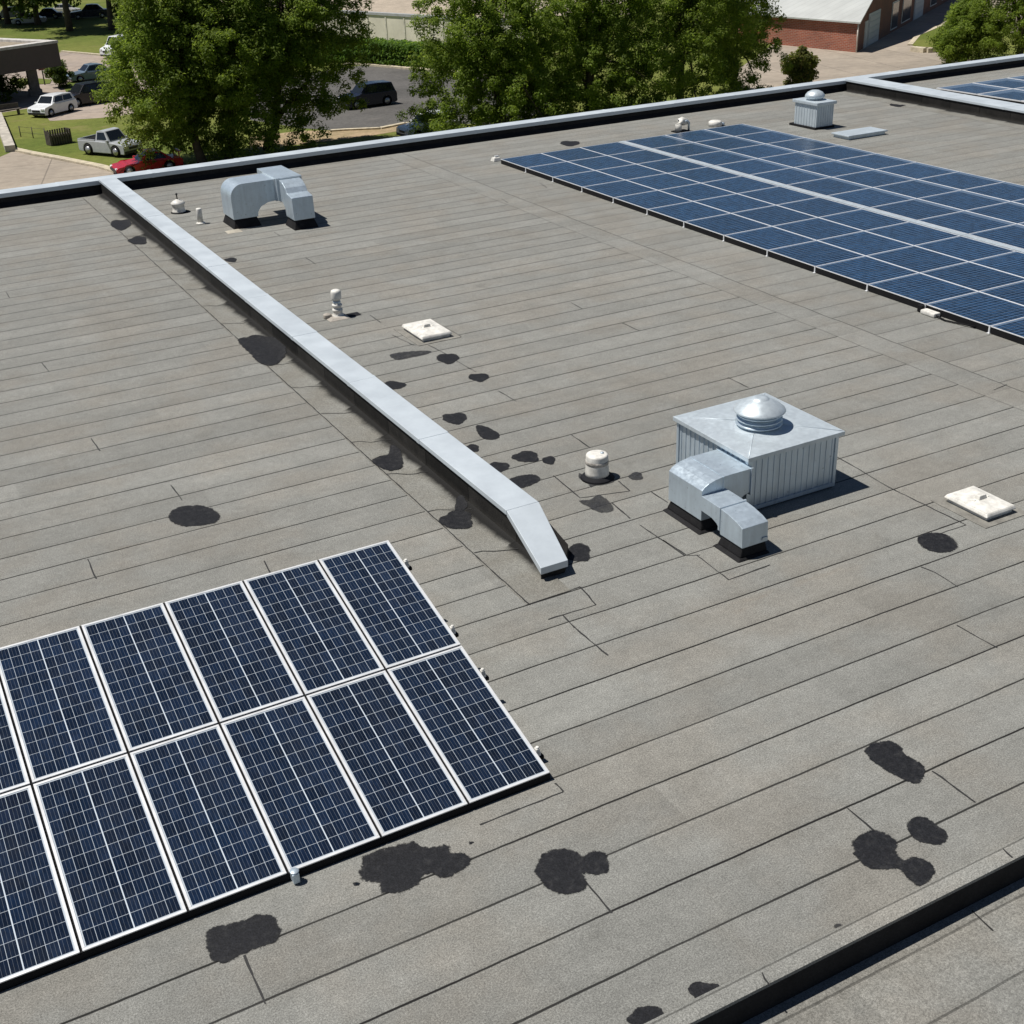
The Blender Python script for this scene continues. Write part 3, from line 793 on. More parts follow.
fl = MB(); fl.prism([(13.03, .632), (12.99, .630), (12.99, .25), (13.03, .25)], 10.188, 10.682, 'x'); V(fl, 'duct_flange', M['galv'], duct2, vu, .003, 1)
fl = MB(); fl.box(10.56, 10.66, 12.443, 12.452, .23, .27); V(fl, 'data_plate', M['galv_pale'], duct2, vu)
for (bx, tx) in (((10.13, 10.92, 13.40, 14.40), (10.24, 10.86, 13.50, 14.30)), ((10.10, 10.70, 12.40, 13.04), (10.23, 10.64, 12.48, 12.96))):
    cu = MB(); cu.frustum(bx, (bx[0]+.07, bx[1]-.03, bx[2]+.05, bx[3]-.04), .003, .04); cu.frustum((bx[0]+.07, bx[1]-.03, bx[2]+.05, bx[3]-.04), tx, .04, .20)
    V(cu, 'bitumen_curb', M['bitumen_plain'], vu, vu, .02)

# --- goose-neck duct at the far left
gn = empty('duct_elbow', (11.0, 36.6, 0), label='galvanised square duct with two legs bending down onto the roof near the far parapet', cat='duct')
g = MB()
prof = [(9.95, .27), (9.95, .93)]+arc(10.33, .90, .38, 176, 92, 8)+[(11.32, 1.28), (11.32, .66)]+[(11.05, .64), (10.82, .54), (10.72, .40), (10.70, .27)]
g.prism(prof, 36.3, 37.35, 'y'); V(g, 'bend', M['galv'], gn, gn, .012)
g = MB(); g.box(11.325, 12.12, 36.12, 37.95, .66, 1.325); V(g, 'corner_box', M['galv'], gn, gn, .015)
g = MB(); g.box(11.30, 11.345, 36.26, 37.39, .64, 1.30); g.box(11.37, 12.10, 36.10, 36.14, .64, 1.31); V(g, 'flange', M['galv_pale'], gn, gn)
g = MB()
prof = [(36.115, 1.28), (35.85, 1.24), (35.62, 1.12), (35.50, .98), (35.10, .92), (35.06, .27), (35.78, .27), (35.82, .50), (35.95, .62), (36.115, .66)]
g.prism(prof, 11.40, 12.05, 'x'); V(g, 'leg_duct', M['galv'], gn, gn, .02)
for r_ in ((9.90, 10.75, 36.22, 37.4), (11.36, 12.10, 35.0, 35.85)):
    g = MB(); g.frustum(r_, (r_[0]+.10, r_[1]-.09, r_[2]+.13, r_[3]-.1), .003, .28); V(g, 'curb', M['bitumen_plain'], gn, gn, .01)
g = MB(); g.frustum((9.6, 10.05, 35.85, 36.2), (9.7, 10.0, 35.95, 36.15), .004, .03); V(g, 'mortar_patch', simple('pale mortar', (.38, .35, .29), .9), gn, gn)

# --- boxy roof ventilator at the far right
bv = empty('roof_ventilator', (33.6, 38.2, 0), label='white metal box vent with a domed cap standing behind the blue array', cat='roof vent')
g = MB(); g.box(33.12, 34.08, 37.5, 39.0, .003, .08); V(g, 'curb', M['bitumen_plain'], bv, bv)
g = MB(); g.box(33.19, 34.02, 37.55, 38.8, .075, .87)
for i in range(8):
    a = 33.2+.8*i/7; g.box(a-.012, a+.012, 37.535, 37.56, .1, .85)
    b = 37.62+1.1*i/7; g.box(33.178, 33.20, b-.014, b+.014, .1, .85)
V(g, 'casing', M['galv_pale'], bv, bv)
g = MB(); g.box(33.12, 34.09, 37.46, 38.9, .875, .99); V(g, 'lid', M['galv_pale'], bv, bv, .02)
g = MB(); g.lathe([(.30, 0), (.30, .08), (.36, .09), (.38, .13), (.36, .20), (.28, .29), (.15, .35), (.02, .37)], 33.62, 38.2, .985, 28); V(g, 'dome', M['galv_pale'], bv, bv)
# --- flat metal cover beside it
mp = empty('roof_hatch', (33.65, 35.65, 0), label='flat grey metal hatch cover lying behind the blue array, right of the white box vent', cat='roof hatch')
g = MB(); g.box(32.78, 34.52, 35.24, 36.06, .003, .10); V(g, 'curb', M['galv'], mp, mp)
g = MB(); g.box(32.7, 34.6, 35.18, 36.12, .102, .16); V(g, 'cover', M['galv_pale'], mp, mp, .02)

M['flange'] = simple('dirty flange felt', (.20, .193, .172), .9, var=.3, sc=4)
# --- white skylight hatches
def hatch(xa, xb, ya, yb, label):
    r = empty('skylight_hatch', ((xa+xb)/2, (ya+yb)/2, 0), label=label, cat='skylight')
    hx, hy = (xb-xa)/2, (yb-ya)/2
    g = MB(); g.box(-hx-.14, hx+.14, -hy-.12, hy+.12, .003, .011); g.build('base_flange', M['flange'], r)
    g = MB(); g.box(-hx+.05, hx-.05, -hy+.05, hy-.05, .012, .075); g.build('curb', M['white_paint'], r)
    g = MB(); g.frustum((-hx, hx, -hy, hy), (-hx+.03, hx-.03, -hy+.03, hy-.03), .078, .135)
    g.frustum((-hx+.03, hx-.03, -hy+.03, hy-.03), (-.12, .12, -.10, .10), .135, .162)
    g.build('cover', M['white_paint'], r, bevel=.018)
    g = MB(); g.frustum((-.085, .085, -.055, .055), (-.07, .07, -.042, .042), .160, .225); g.box(-.16, -.12, -.03, .03, .158, .172); g.box(.12, .16, -.03, .03, .158, .172); g.build('handle', M['white_paint'], r, bevel=.008)
    return r
hatch(10.30, 11.05, 23.8, 24.92, 'square white skylight lid right of the dividing wall, beside the thin vent pipe')
hatch(14.02, 14.66, 11.40, 12.28, 'square white skylight lid with a knob, right of the large ventilation box')

# --- small vents
r = empty('roof_vent', (9.92, 15.98, 0), label='stubby white round vent with a tar collar, left of the large ventilation box', cat='roof vent')
g = MB(); g.lathe([(.205, .03), (.20, .12), (.188, .30), (.186, .40), (.178, .425), (.15, .435), (.02, .437)], 0, 0, 0, 28); g.build('body', M['white_paint'], r)
g = MB(); g.lathe([(.19, .262), (.1935, .264), (.192, .325), (.185, .328)], 0, 0, 0, 28); g.build('band', simple('rusty band', (.33, .31, .28), .7, 0, .6, 14), r)
g = MB(); g.lathe([(.03, .434), (.03, .452), (.01, .456)], .08, -.03, 0, 10); g.build('plug', M['galv'], r)
g = MB(); g.lathe([(.29, .003), (.26, .03), (.215, .06), (.19, .07)], 0, -.01, 0, 22); g.build('tar_collar', M['tar_solid'], r)
patch([(579,473),(584,476),(592,480),(602,481),(610,478),(614,482),(604,485),(594,486),(591,488),(588,484),(580,479)], mat='tar_old')

r = empty('vent_pipe', (9.44, 26.62, 0), label='slim white vent pipe with a bulbous cap behind the dividing wall', cat='vent pipe')
g = MB(); g.lathe([(.15, .003), (.14, .05), (.115, .07), (.11, .15), (.122, .16), (.122, .20), (.095, .215), (.09, .27), (.12, .28), (.12, .31), (.085, .325), (.08, .42)], 0, 0, 0, 18); g.build('pipe', M['white_paint'], r)
g = MB(); g.lathe([(.088, .345), (.092, .35), (.092, .385), (.086, .39)], 0, 0, 0, 18); g.build('clamp_band', M['galv'], r)
g = MB(); g.lathe([(.08, .42), (.112, .44), (.120, .47), (.120, .60), (.11, .64), (.07, .66), (.01, .665)], 0, 0, 0, 18); g.build('cap', M['white_paint'], r)
g = MB(); g.frustum((-.30, .22, -.26, .22), (-.20, .16, -.18, .16), .003, .05); g.lathe([(.10, 0), (.10, .09), (.02, .12)], -.24, .06, .005, 10); g.build('base_flange', simple('dirty flange', (.36, .33, .29), .8), r, bevel=.012)
g = MB(); g.frustum((.12, .52, -.18, .10), (.2, .44, -.12, .06), .004, .018); g.build('tar_collar', M['tar_solid'], r)

r = empty('roof_vent', (9.12, 39.5, 0), label='small white pot vent with a thin spike on top near the far corner', cat='roof vent')
g = MB(); g.lathe([(.21, .003), (.21, .05), (.19, .07), (.19, .24), (.22, .26), (.22, .30), (.15, .36), (.06, .40), (.02, .41)], 0, 0, 0, 20); g.build('body', M['white_paint'], r)
g = MB(); g.lathe([(.02, .41), (.02, .54), (.035, .55), (.035, .59), (.01, .60)], 0, 0, 0, 8); g.build('spike', M['black_steel'], r)
g = MB(); g.lathe([(.30, .003), (.22, .03)], .04, 0, 0, 16); g.build('tar_collar', M['tar_solid'], r)
r = empty('vent_pipe', (9.28, 37.62, 0), label='short plain white pipe stub left of the galvanised duct with two legs', cat='vent pipe')
g = MB(); g.lathe([(.085, .003), (.085, .44), (.075, .46), (.02, .462)], 0, 0, 0, 16); g.build('pipe', M['white_paint'], r)
g = MB(); g.lathe([(.15, .003), (.13, .03), (.09, .05)], 0, 0, 0, 16); g.build('base_flange', M['white_paint'], r)
r = empty('roof_vent', (28.95, 40.55, 0), label='white bent vent pipe at the far edge of the blue array', cat='vent pipe')
g = MB(); g.tube([(0, 0, .003), (0, 0, .28), (.05, 0, .38), (.16, 0, .42), (.27, 0, .37), (.30, 0, .26)], .13, 12); g.build('pipe', M['white_paint'], r)
g = MB(); g.tube([(.42, -.1, .003), (.42, -.1, .32), (.34, -.1, .40), (.22, -.1, .38)], .045, 8); g.build('conduit', M['galv'], r)
g = MB(); g.box(-.2, .4, -.2, .2, .003, .04); g.build('base_flange', M['rubber'], r)
r = empty('vent_pipe', (30.75, 40.6, 0), label='tiny white capped stub at the far corner of the blue array', cat='vent pipe')
g = MB(); g.lathe([(.26, .003), (.26, .18), (.20, .22), (.02, .23)], 0, 0, 0, 18); g.build('body', M['white_paint'], r)
g = MB(); g.lathe([(.08, 0), (.08, .1), (.02, .12)], .32, -.05, .003, 10); g.build('stub', M['galv'], r)
#PART2
# ================================================================== STREET LEVEL
M['grass'] = ground_material('mown grass', (.095, .125, .022), (.145, .16, .036), .10, 2.2, (.20, .175, .07))
M['concrete'] = concrete_material('warm concrete', (.345, .295, .24), (.29, .25, .205), 5.0, .25)
M['drive'] = concrete_material('brownish paving', (.34, .28, .23), (.29, .245, .21), 6.0, .6)
M['asphalt'] = ground_material('worn asphalt', (.085, .082, .078), (.115, .11, .105), .2, 3., (.14, .13, .12), .9)
M['kerb'] = simple('pale kerb', (.48, .42, .31), .85)
M['tan'] = ground_material('tan gravel lot', (.40, .34, .27), (.34, .29, .23), .1, 1.5, (.30, .26, .2))
gr = earth_sheet('ground', [(-260, -200), (420, -200), (420, 620), (-260, 620)], GZ, M['grass'])
def px_sheet(name, pts, dz, mat, thick=0.):
    P = [at(x, y, GZ) for x, y in pts]
    return earth_sheet(name, [(p.x, p.y) for p in P], GZ+dz, mat, thick=thick)
px_sheet('driveway', [(-90, 172), (-40, 160), (0, 157), (14, 151), (30, 155), (60, 160.5), (100, 168.5), (125, 176), (190, 200), (190, 240), (-90, 240)], .006, M['concrete'])
px_sheet('parking_lot', [(-90, 128), (0, 113), (38, 107), (50, 121), (100, 118), (170, 110), (200, 80), (180, 62), (140, 60), (103, 56), (62, 52), (40, 58), (-90, 66)], .006, M['drive'])
px_sheet('lawn', [(66, 92), (63, 87), (70, 82), (92, 80), (130, 82), (130, 94), (95, 95)], .05, M['grass'])
px_sheet('lawn', [(8, 84), (12, 79), (34, 78.5), (52, 80), (50, 84), (30, 85)], .05, M['grass'])
px_sheet('road', [(250, 84), (330, 70), (362, 65.5), (430, 71.5), (520, 80), (560, 100), (520, 124), (430, 124), (400, 124), (372, 130), (340, 131), (300, 128), (250, 120)], .008, M['asphalt'])
px_sheet('path', [(250, 137), (300, 131), (345, 130.5), (380, 129), (405, 124), (440, 124), (440, 128), (405, 130), (370, 136), (330, 141), (250, 150)], .012, ground_material('dry verge', (.36, .27, .17), (.28, .22, .13), .5, 3., (.20, .17, .08)))
px_sheet('gravel_lot', [(200, -40), (640, -40), (640, 14), (430, 20), (325, 11), (200, 2)], .006, M['tan'])
px_sheet('forecourt', [(730, 75), (775, 43), (855, 40), (925, -10), (950, -40), (1200, -40), (1200, 110), (900, 110), (730, 130)], .006, M['concrete'])
px_sheet('lawn', [(910, 45), (912, 41), (922, 34), (938, 28), (955, 24), (1000, 24), (1040, 60), (960, 60), (930, 50)], .10, M['grass'], .1)
def kerb(pts, wd=.35, h=.13, mat=None):
    P = [at(x, y, GZ) for x, y in pts]; mb = MB()
    for a, b in zip(P[:-1], P[1:]):
        d = (b-a).normalized(); s_ = Vector((-d.y, d.x, 0))*wd*.5
        q = [a+s_, a-s_, b-s_, b+s_]
        mb.add([(v.x, v.y, GZ+.012) for v in q]+[(v.x, v.y, GZ+h) for v in q], [(3, 2, 1, 0), (4, 5, 6, 7), (0, 1, 5, 4), (1, 2, 6, 5), (2, 3, 7, 6), (3, 0, 4, 7)])
    return tag(mb.build('kerb', mat or M['kerb']), kind='structure')
kerb([(14, 150), (30, 153.5), (60, 159), (100, 167), (128, 175.5), (175, 193)], .55)
kerb([(345, 64.5), (362, 64.8), (430, 70.8), (500, 77.5)], .9, .18)
kerb([(62, 51.8), (104, 55.5), (150, 59)], .4)
kerb([(910, 45.5), (918, 36), (938, 27.5), (962, 22)], .5)
kerb([(913, 51), (926, 52.5), (934, 52)], .8, .4)
kerb([(330, 131.5), (345, 130.5), (380, 129), (405, 124), (440, 124)], .4, .12)

# ------------------------------------------------------------------ trees
M['leaf'] = leaf_material('broad leaves', (.090, .142, .015), (.145, .20, .026), (.20, .26, .055))
M['leaf_d'] = leaf_material('dark leaves', (.024, .050, .010), (.045, .080, .014), (.075, .11, .022))
M['leaf_r'] = leaf_material('reddish leaves', (.075, .095, .018), (.115, .12, .024), (.17, .11, .04))
M['bark'] = simple('bark', (.085, .065, .048), .95, 0, .4, 2.5)
M['hedge_leaf'] = leaf_material('hedge leaves', (.055, .12, .012), (.085, .165, .018), (.12, .20, .03))
def leaf_mesh(name, centers, radii, per, size, mat, parent, rng, up=.75, flat=.85, loc=(0, 0, 0)):
    """leaf sprigs: small bent quads scattered through many clumps"""
    n_tot = len(centers)*per
    c = np.repeat(centers, per, 0); r = np.repeat(radii, per)
    d = rng.normal(size=(n_tot, 3)); d /= np.linalg.norm(d, axis=1)[:, None]
    rad = rng.random(n_tot)**.45
    P = c + d*(r*rad)[:, None]*np.array([1, 1, flat])
    nrm = d*.75 + rng.normal(size=(n_tot, 3))*.45 + np.array([-.30, -.05, up]); nrm /= np.linalg.norm(nrm, axis=1)[:, None]
    t = np.cross(nrm, rng.normal(size=(n_tot, 3))); t /= np.linalg.norm(t, axis=1)[:, None]
    b = np.cross(nrm, t)
    s_ = size*(.55+.9*rng.random(n_tot))[:, None]
    V_ = np.empty((n_tot, 4, 3))
    V_[:, 0] = P-t*s_; V_[:, 1] = P-b*s_*.42+nrm*s_*.12; V_[:, 2] = P+t*s_; V_[:, 3] = P+b*s_*.42+nrm*s_*.12
    me = bpy.data.meshes.new(name)
    me.vertices.add(n_tot*4); me.vertices.foreach_set('co', V_.reshape(-1))
    me.loops.add(n_tot*4); me.loops.foreach_set('vertex_index', np.arange(n_tot*4))
    me.polygons.add(n_tot); me.polygons.foreach_set('loop_start', np.arange(0, n_tot*4, 4)); me.polygons.foreach_set('loop_total', np.full(n_tot, 4))
    me.update(); me.validate()
    me.materials.append(mat)
    o = bpy.data.objects.new(name, me); COL.objects.link(o); o.parent = parent; o.location = loc
    return o
def tree(base, h, rw, label, group=None, crown_lo=2.2, off=(0, 0), clumps=150, per=190, leaf=.20, mat='leaf', seed=1, trunk=.32, cat='tree', name='broadleaf_tree', crad=(.75, 1.5)):
    rng = np.random.default_rng(seed)
    root = empty(name, base, label=label, cat=cat, group=group)
    cz = (h+crown_lo)/2; rz_ = (h-crown_lo)/2
    th = rng.random(clumps)*2*math.pi; u = rng.random(clumps)*2-1
    q = np.sqrt(1-u*u); d = np.stack([q*np.cos(th), q*np.sin(th), u], 1)
    lob = 1+.16*np.sin(3*th+seed)+.12*np.sin(5*th+2.3*seed+4*u)+.10*np.sin(7*u+seed)
    rr_ = np.where(rng.random(clumps) < .24, .15+.5*rng.random(clumps), .66+.36*rng.random(clumps)**.7)*lob
    C_ = d*rr_[:, None]*np.array([rw, rw, rz_]); C_[:, 2] += cz
    taper = 1-.40*np.clip((C_[:, 2]-cz)/rz_, -1, 1); C_[:, 0] *= taper; C_[:, 1] *= taper
    C_[:, 0] += off[0]; C_[:, 1] += off[1]
    R2 = rng.uniform(*crad, size=clumps)
    leaf_mesh('crown', C_, R2, per, leaf, M[mat], root, rng)
    tb = MB(); top = Vector((off[0]*.7, off[1]*.7, h*.72))
    pts = [Vector((0, 0, 0)), Vector((off[0]*.05, off[1]*.05, max(crown_lo, .8)*.5)), Vector((off[0]*.2, off[1]*.2, max(crown_lo, 1.2)*1.1)), Vector((off[0]*.5, off[1]*.5, h*.45)), top]
    tb.tube(pts, [trunk*1.25, trunk, trunk*.85, trunk*.5, trunk*.12], 10)
    for k in range(9):
        ci = C_[int(rng.integers(clumps))]; f = .25+.45*rng.random()
        s0 = pts[2].lerp(pts[3], rng.random()); e = Vector(ci)
        md = s0.lerp(e, .5)+Vector((0, 0, .5))
        tb.tube([s0, md, e], [trunk*.38, trunk*.22, trunk*.06], 7)
    tb.build('trunk', M['bark'], root)
    return root
def gp(px, py): return at(px, py, GZ)
GL = 'broad trees behind the far parapet'
CK = dict(crad=(.32, .74), leaf=.10)
tree(gp(203, 166), 12.6, 3.9, 'bushy green tree with the leftmost big crown, next to the silver pickup', GL, .9, (-.9, .9), 860, 130, seed=3, **CK)
tree(gp(230, 160), 13.8, 3.9, 'bushy green tree with the second big crown from the left, above the galvanised duct', GL, .1, (1.4, -.2), 860, 130, seed=8, **CK)
tree(gp(268, 150), 16.5, 3.3, 'bushy green tree beside the dark car on the road, right edge of the left clump', GL, 1.4, (3.3, -1.3), 720, 120, seed=21, **CK)
tree(gp(506, 140), 12.6, 4.6, 'broad green tree at the left of the central clump, hiding most of a white car', GL, -1.6, (-.7, .6), 900, 120, seed=5, **CK)
tree(gp(590, 128), 14.4, 5.3, 'broad green tree in the middle of the central clump', GL, -1.6, (0, .5), 1000, 120, seed=11, **CK)
tree(gp(680, 112), 15.8, 5.0, 'broad green tree at the right of the central clump, left of the brick building', GL, -1.6, (0, 0), 900, 120, seed=14, **CK)
tree(gp(733, 96), 16.5, 3.0, 'narrower green tree closing the right side of the central clump', GL, -1.2, (0, 0), 560, 110, seed=17, **CK)
tree(gp(1018, 66), 11.5, 5.2, 'round green tree at the top right beyond the parapet, right of the grass island', GL, .4, (0, 0), 900, 100, seed=23, **CK)
tree(gp(962, 66), 5.4, 2.5, 'low bushy green tree on the grass island left of the round tree', GL, .1, (0, 0), 300, 110, seed=29, **CK)
tree(gp(797, 86), 2.7, 1.35, 'small reddish green shrub growing near the concrete forecourt', None, .2, (0, 0), 40, 220, .15, 'leaf_r', 31, .08, 'shrub', 'shrub', (.4, .8))
tree(gp(60, 88), 2.4, 1.3, 'small round shrub on the traffic island behind the white car', None, .3, (0, 0), 26, 150, .13, 'leaf_d', 37, .06, 'shrub', 'shrub', (.3, .6))
tree(gp(4, 97), 2.6, 2.4, 'dark shrub in the shade under the flat canopy', None, .1, (0, 0), 34, 130, .14, 'leaf_d', 38, .06, 'shrub', 'shrub', (.4, .8))
FG = 'shade trees on the far lawn'
for i, (px, py, h, rw, lo, lab) in enumerate((
   (8, 24, 15, 8.5, 3.6, 'dark shade tree at the far left edge of the lawn with a bare leaning trunk'),
   (24, 22, 14, 7.5, 3.2, 'dark shade tree in front of the parked navy car, second from the left'),
   (38, 25, 14, 7.0, 3.0, 'dark shade tree with a stout trunk in the middle of the far lawn'),
   (70, 31, 14, 7.0, 7.0, 'tall shade tree with a thin bare trunk on the sunny part of the lawn'),
   (112, 30, 16, 8.0, 3.0, 'dark shade tree behind the first big crown, near the navy parked car'))):
    tree(gp(px, py), h, rw, lab, FG, lo, (rw*.1, 0), 120, 130, .34, 'leaf_d', 50+i, .38, crad=(1.2, 2.2))
# hedge
hd = empty('hedge', gp(392, 66), label='long clipped green hedge across the road, in front of the white wall', cat='hedge')
a, b = gp(330, 60.5), gp(520, 75); d = (b-a); n = 90
rng = np.random.default_rng(77); o = gp(392, 66)
dn = d.normalized(); sd = Vector((-dn.y, dn.x, 0))
cc = []
for i in range(n):
    for hgt in (.5, 1.25, 1.9):
        for off in (-.75, 0, .75):
            p = a+d*((i+rng.random()*.6)/n)+sd*off
            cc.append((p.x-o.x, p.y-o.y, hgt+rng.uniform(-.12, .12)))
leaf_mesh('foliage', np.array(cc), rng.uniform(.55, .75, len(cc)), 60, .16, M['hedge_leaf'], hd, rng, flat=.7)
hb = MB()
q = [a+sd*.8, a-sd*.8, b-sd*.8, b+sd*.8]
hb.add([(v.x-o.x, v.y-o.y, .02) for v in q]+[(v.x-o.x, v.y-o.y, 1.8) for v in q], [(3, 2, 1, 0), (4, 5, 6, 7), (0, 1, 5, 4), (1, 2, 6, 5), (2, 3, 7, 6), (3, 0, 4, 7)])
hb.build('twigs', simple('hedge twigs', (.02, .03, .008), .95), hd)

# ------------------------------------------------------------------ white boundary wall with a grey cap
a, b = gp(318, 36.4), gp(530, 52.8); d = b-a; dn = d.normalized(); sd = Vector((-dn.y, dn.x, 0))
wl = empty('boundary_wall', a, label='long white panelled boundary wall with a grey top beyond the hedge', cat='wall')
wl.rotation_euler = (0, 0, math.atan2(dn.y, dn.x))
L_ = d.length; mb = MB(); mb.box(0, L_, -.12, .12, .0, 2.78); mb.build('panel', simple('off white render', (.66, .62, .52), .85, var=.1, sc=.5), wl)
mb = MB(); mb.box(-.1, L_+.1, -.22, .35, 2.785, 3.05); mb.build('cap', simple('grey cap', (.34, .35, .36), .8, var=.15), wl)
for i in range(12):
    xq = .3+i*(L_-.6)/11; mb = MB(); mb.box(xq-.10, xq+.10, -.17, -.122, .0, 2.78); mb.build('pilaster', simple('pilaster paint', (.58, .55, .47), .85) if i == 0 else bpy.data.materials['pilaster paint'], wl)

# ------------------------------------------------------------------ brick building with grey metal roof
M['brick'] = brick_material('red brick'); M['gwin'] = simple('dark window glass', (.02, .025, .03), .08, var=.1)
M['gdoor'] = simple('blue grey roller door', (.36, .41, .45), .6, var=.1)
C0 = gp(856, 52.5); bk = empty('brick_building', C0, label='red brick building with a grey metal roof and garage doors along its shaded side', cat='building')
dl = Vector((-.13, 1, 0)).normalized(); dr = Vector((.82, .57, 0)).normalized()
LL, LR, EH, RISE = 17., 62., 2.75, .345
ridge_at = 13.0
def bp(l, r, z): v = dl*l+dr*r; return (v.x, v.y, z)
def roofz(r): return EH+RISE*min(r, ridge_at)-(max(r-ridge_at, 0))*0
mb = MB()
mb.add([bp(0, 0, 0), bp(LL, 0, 0), bp(LL, 0, EH), bp(0, 0, EH)], [(0, 1, 2, 3)])
mb.build('side_wall', M['brick'], bk)
mb = MB()
# gable/long wall, rises with the roof; its shade is put into a darker brick colour
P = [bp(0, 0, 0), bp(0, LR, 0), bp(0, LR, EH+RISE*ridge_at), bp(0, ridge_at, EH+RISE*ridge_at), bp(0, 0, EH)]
mb.add(P, [(0, 1, 2, 3, 4)]); mb.build('gable_wall', simple('shade darkened brick', (.16, .075, .05), .9, var=.25, sc=.8), bk)
mb = MB()
mb.add([bp(LL, 0, 0), bp(LL, LR, 0), bp(LL, LR, EH+RISE*ridge_at), bp(LL, ridge_at, EH+RISE*ridge_at), bp(LL, 0, EH), bp(0, LR, 0), bp(0, LR, EH+RISE*ridge_at)], [(0, 4, 3, 2, 1), (1, 2, 6, 5)]); mb.build('back_wall', M['brick'], bk)
def roof_slab(l0, l1, r0, r1, z0, z1, th=.14):
    vs = [bp(l0, r0, z0), bp(l1, r0, z0), bp(l1, r1, z1), bp(l0, r1, z1)]
    return vs+[(x, y, z-th) for x, y, z in vs]
s = NT('standing seam roof'); ro = s.xyz(); u = s.math('FRACT', s.math('DIVIDE', s.math('ADD', s.math('MULTIPLY', ro[1], .98), s.math('MULTIPLY', ro[0], .17)), .9))
c = s.mul((.47, .485, .47), s.lin(s.noise(.4, 4), .3, .7, .9, 1.1)); c = s.mix(s.math('MULTIPLY', s.math('LESS_THAN', u, .08), .25), c, (.2, .2, .2)); s.out(c, .55, .25)
M['metal_roof'] = s.m
mb = MB(); K8 = [(0, 1, 2, 3), (7, 6, 5, 4), (0, 4, 5, 1), (1, 5, 6, 2), (2, 6, 7, 3), (3, 7, 4, 0)]
mb.add(roof_slab(-.35, LL+.3, -.45, ridge_at, EH+.15-RISE*.45, EH+.15+RISE*ridge_at), K8)
mb.add(roof_slab(-.35, LL+.3, ridge_at+.002, LR+.3, EH+.15+RISE*ridge_at, EH+.15+RISE*ridge_at), K8)
mb.build('roof', M['metal_roof'], bk)
nrm = Vector((dr.y, -dr.x, 0))
def on_wall(mb, r0, r1, z0, z1, out=.04, depth=.05):
    a, b = dr*r0, dr*r1; i, o_ = nrm*out, nrm*(out-depth)
    vs = [a+o_, b+o_, b+i, a+i]
    mb.add([(v.x, v.y, z0) for v in vs]+[(v.x, v.y, z1) for v in vs], [(3, 2, 1, 0), (4, 5, 6, 7), (0, 1, 5, 4), (1, 2, 6, 5), (2, 3, 7, 6), (3, 0, 4, 7)])
for r0, r1, z1 in ((4.6, 9.2, 2.7), (28., 33., 2.7)):
    mb = MB(); on_wall(mb, r0-.3, r1+.3, .0, z1+.3, .05); dfr = mb.build('garage_door', M['gdoor'], bk)
    mb = MB()
    for i in range(5): on_wall(mb, r0, r1, .1+i*.53, .58+i*.53, .09, .035)
    mb.build('door_panel', M['gdoor'], dfr)
for r0, r1, z0, z1, kind in ((3.0, 4.0, 0, 2.3, 'door'), (15.5, 18.5, .3, 2.9, 'window'), (21., 25.5, .4, 3.2, 'window'), (38, 42, .5, 3.2, 'window'), (46, 50, .5, 3., 'window')):
    mb = MB(); on_wall(mb, r0-.15, r1+.15, z0-.02 if z0 else 0, z1+.15, .05); fr_ = mb.build(kind, simple('pale frame', (.5, .52, .52), .6) if 'pale frame' not in bpy.data.materials else bpy.data.materials['pale frame'], bk)
    mb = MB(); on_wall(mb, r0, r1, z0+.1, z1, .075, .02); mb.build('pane', M['gwin'] if kind == 'window' else M['gdoor'], fr_)
mb = MB(); mb.tube([(-.10, -.12, .05), (-.10, -.12, EH-.05)], .07, 8); mb.build('downpipe', simple('pale pipe', (.55, .5, .45), .6), bk)
# ------------------------------------------------------------------ flat canopy building
Ct = at(57, 41, GZ+4.7); can = empty('entrance_canopy', (Ct.x, Ct.y, GZ), label='flat roofed grey canopy on columns over a driveway at the left edge', cat='canopy')
H0, H1 = 2.65, 4.7
e1 = Vector((-.905, -.42, 0)); e2 = Vector((-.50, .866, 0))
fp = [Vector((0, 0, 0)), e1*36, e1*36+e2*14, e2*14]
mb = MB(); mb.prism([(p.x, p.y) for p in fp], H0, H1-.16, 'z'); mb.build('fascia', simple('dark brown fascia', (.085, .068, .062), .7, var=.12, sc=.6), can)
mb = MB(); ins = [fp[0]*1+e1*.9+e2*.9, e1*35+e2*.9, e1*35+e2*13, e2*13+e1*.9]
mb.prism([(p.x, p.y) for p in ins], H1-.155, H1-.13, 'z'); mb.build('roof', simple('tan canopy felt', (.27, .23, .17), .9), can)
mb = MB()
k = [(p.x, p.y) for p in (fp[0]-e1*.06-e2*.06, fp[1]-e2*.06, fp[1]+e2*.9, fp[0]+e1*.9+e2*.9, fp[3]+e1*.9, fp[3]-e1*.06)]
mb.prism(k, H1-.155, H1+.06, 'z'); mb.build('edge_trim', simple('pale canopy trim', (.52, .50, .47), .7), can)
colmat = simple('stone column', (.22, .20, .19), .85)
for p in (at(36, 95, GZ)-can.location, e1*17+e2*1.2, e1*30+e2*1.2, e1*5+e2*11):
    mb = MB(); mb.box(p.x-.42, p.x+.42, p.y-.42, p.y+.42, 0, H0); mb.box(p.x-.55, p.x+.55, p.y-.55, p.y+.55, 0, .5); mb.build('column', colmat, can)
mb = MB(); p = e1*9+e2*4; q = e1*34+e2*13
mb.prism([(v.x, v.y) for v in (e1*12+e2*5, e1*34+e2*5, e1*34+e2*13, e1*12+e2*13)], 0, H0-.01, 'z'); mb.build('wall', simple('dark lobby wall', (.07, .06, .055), .6), can)

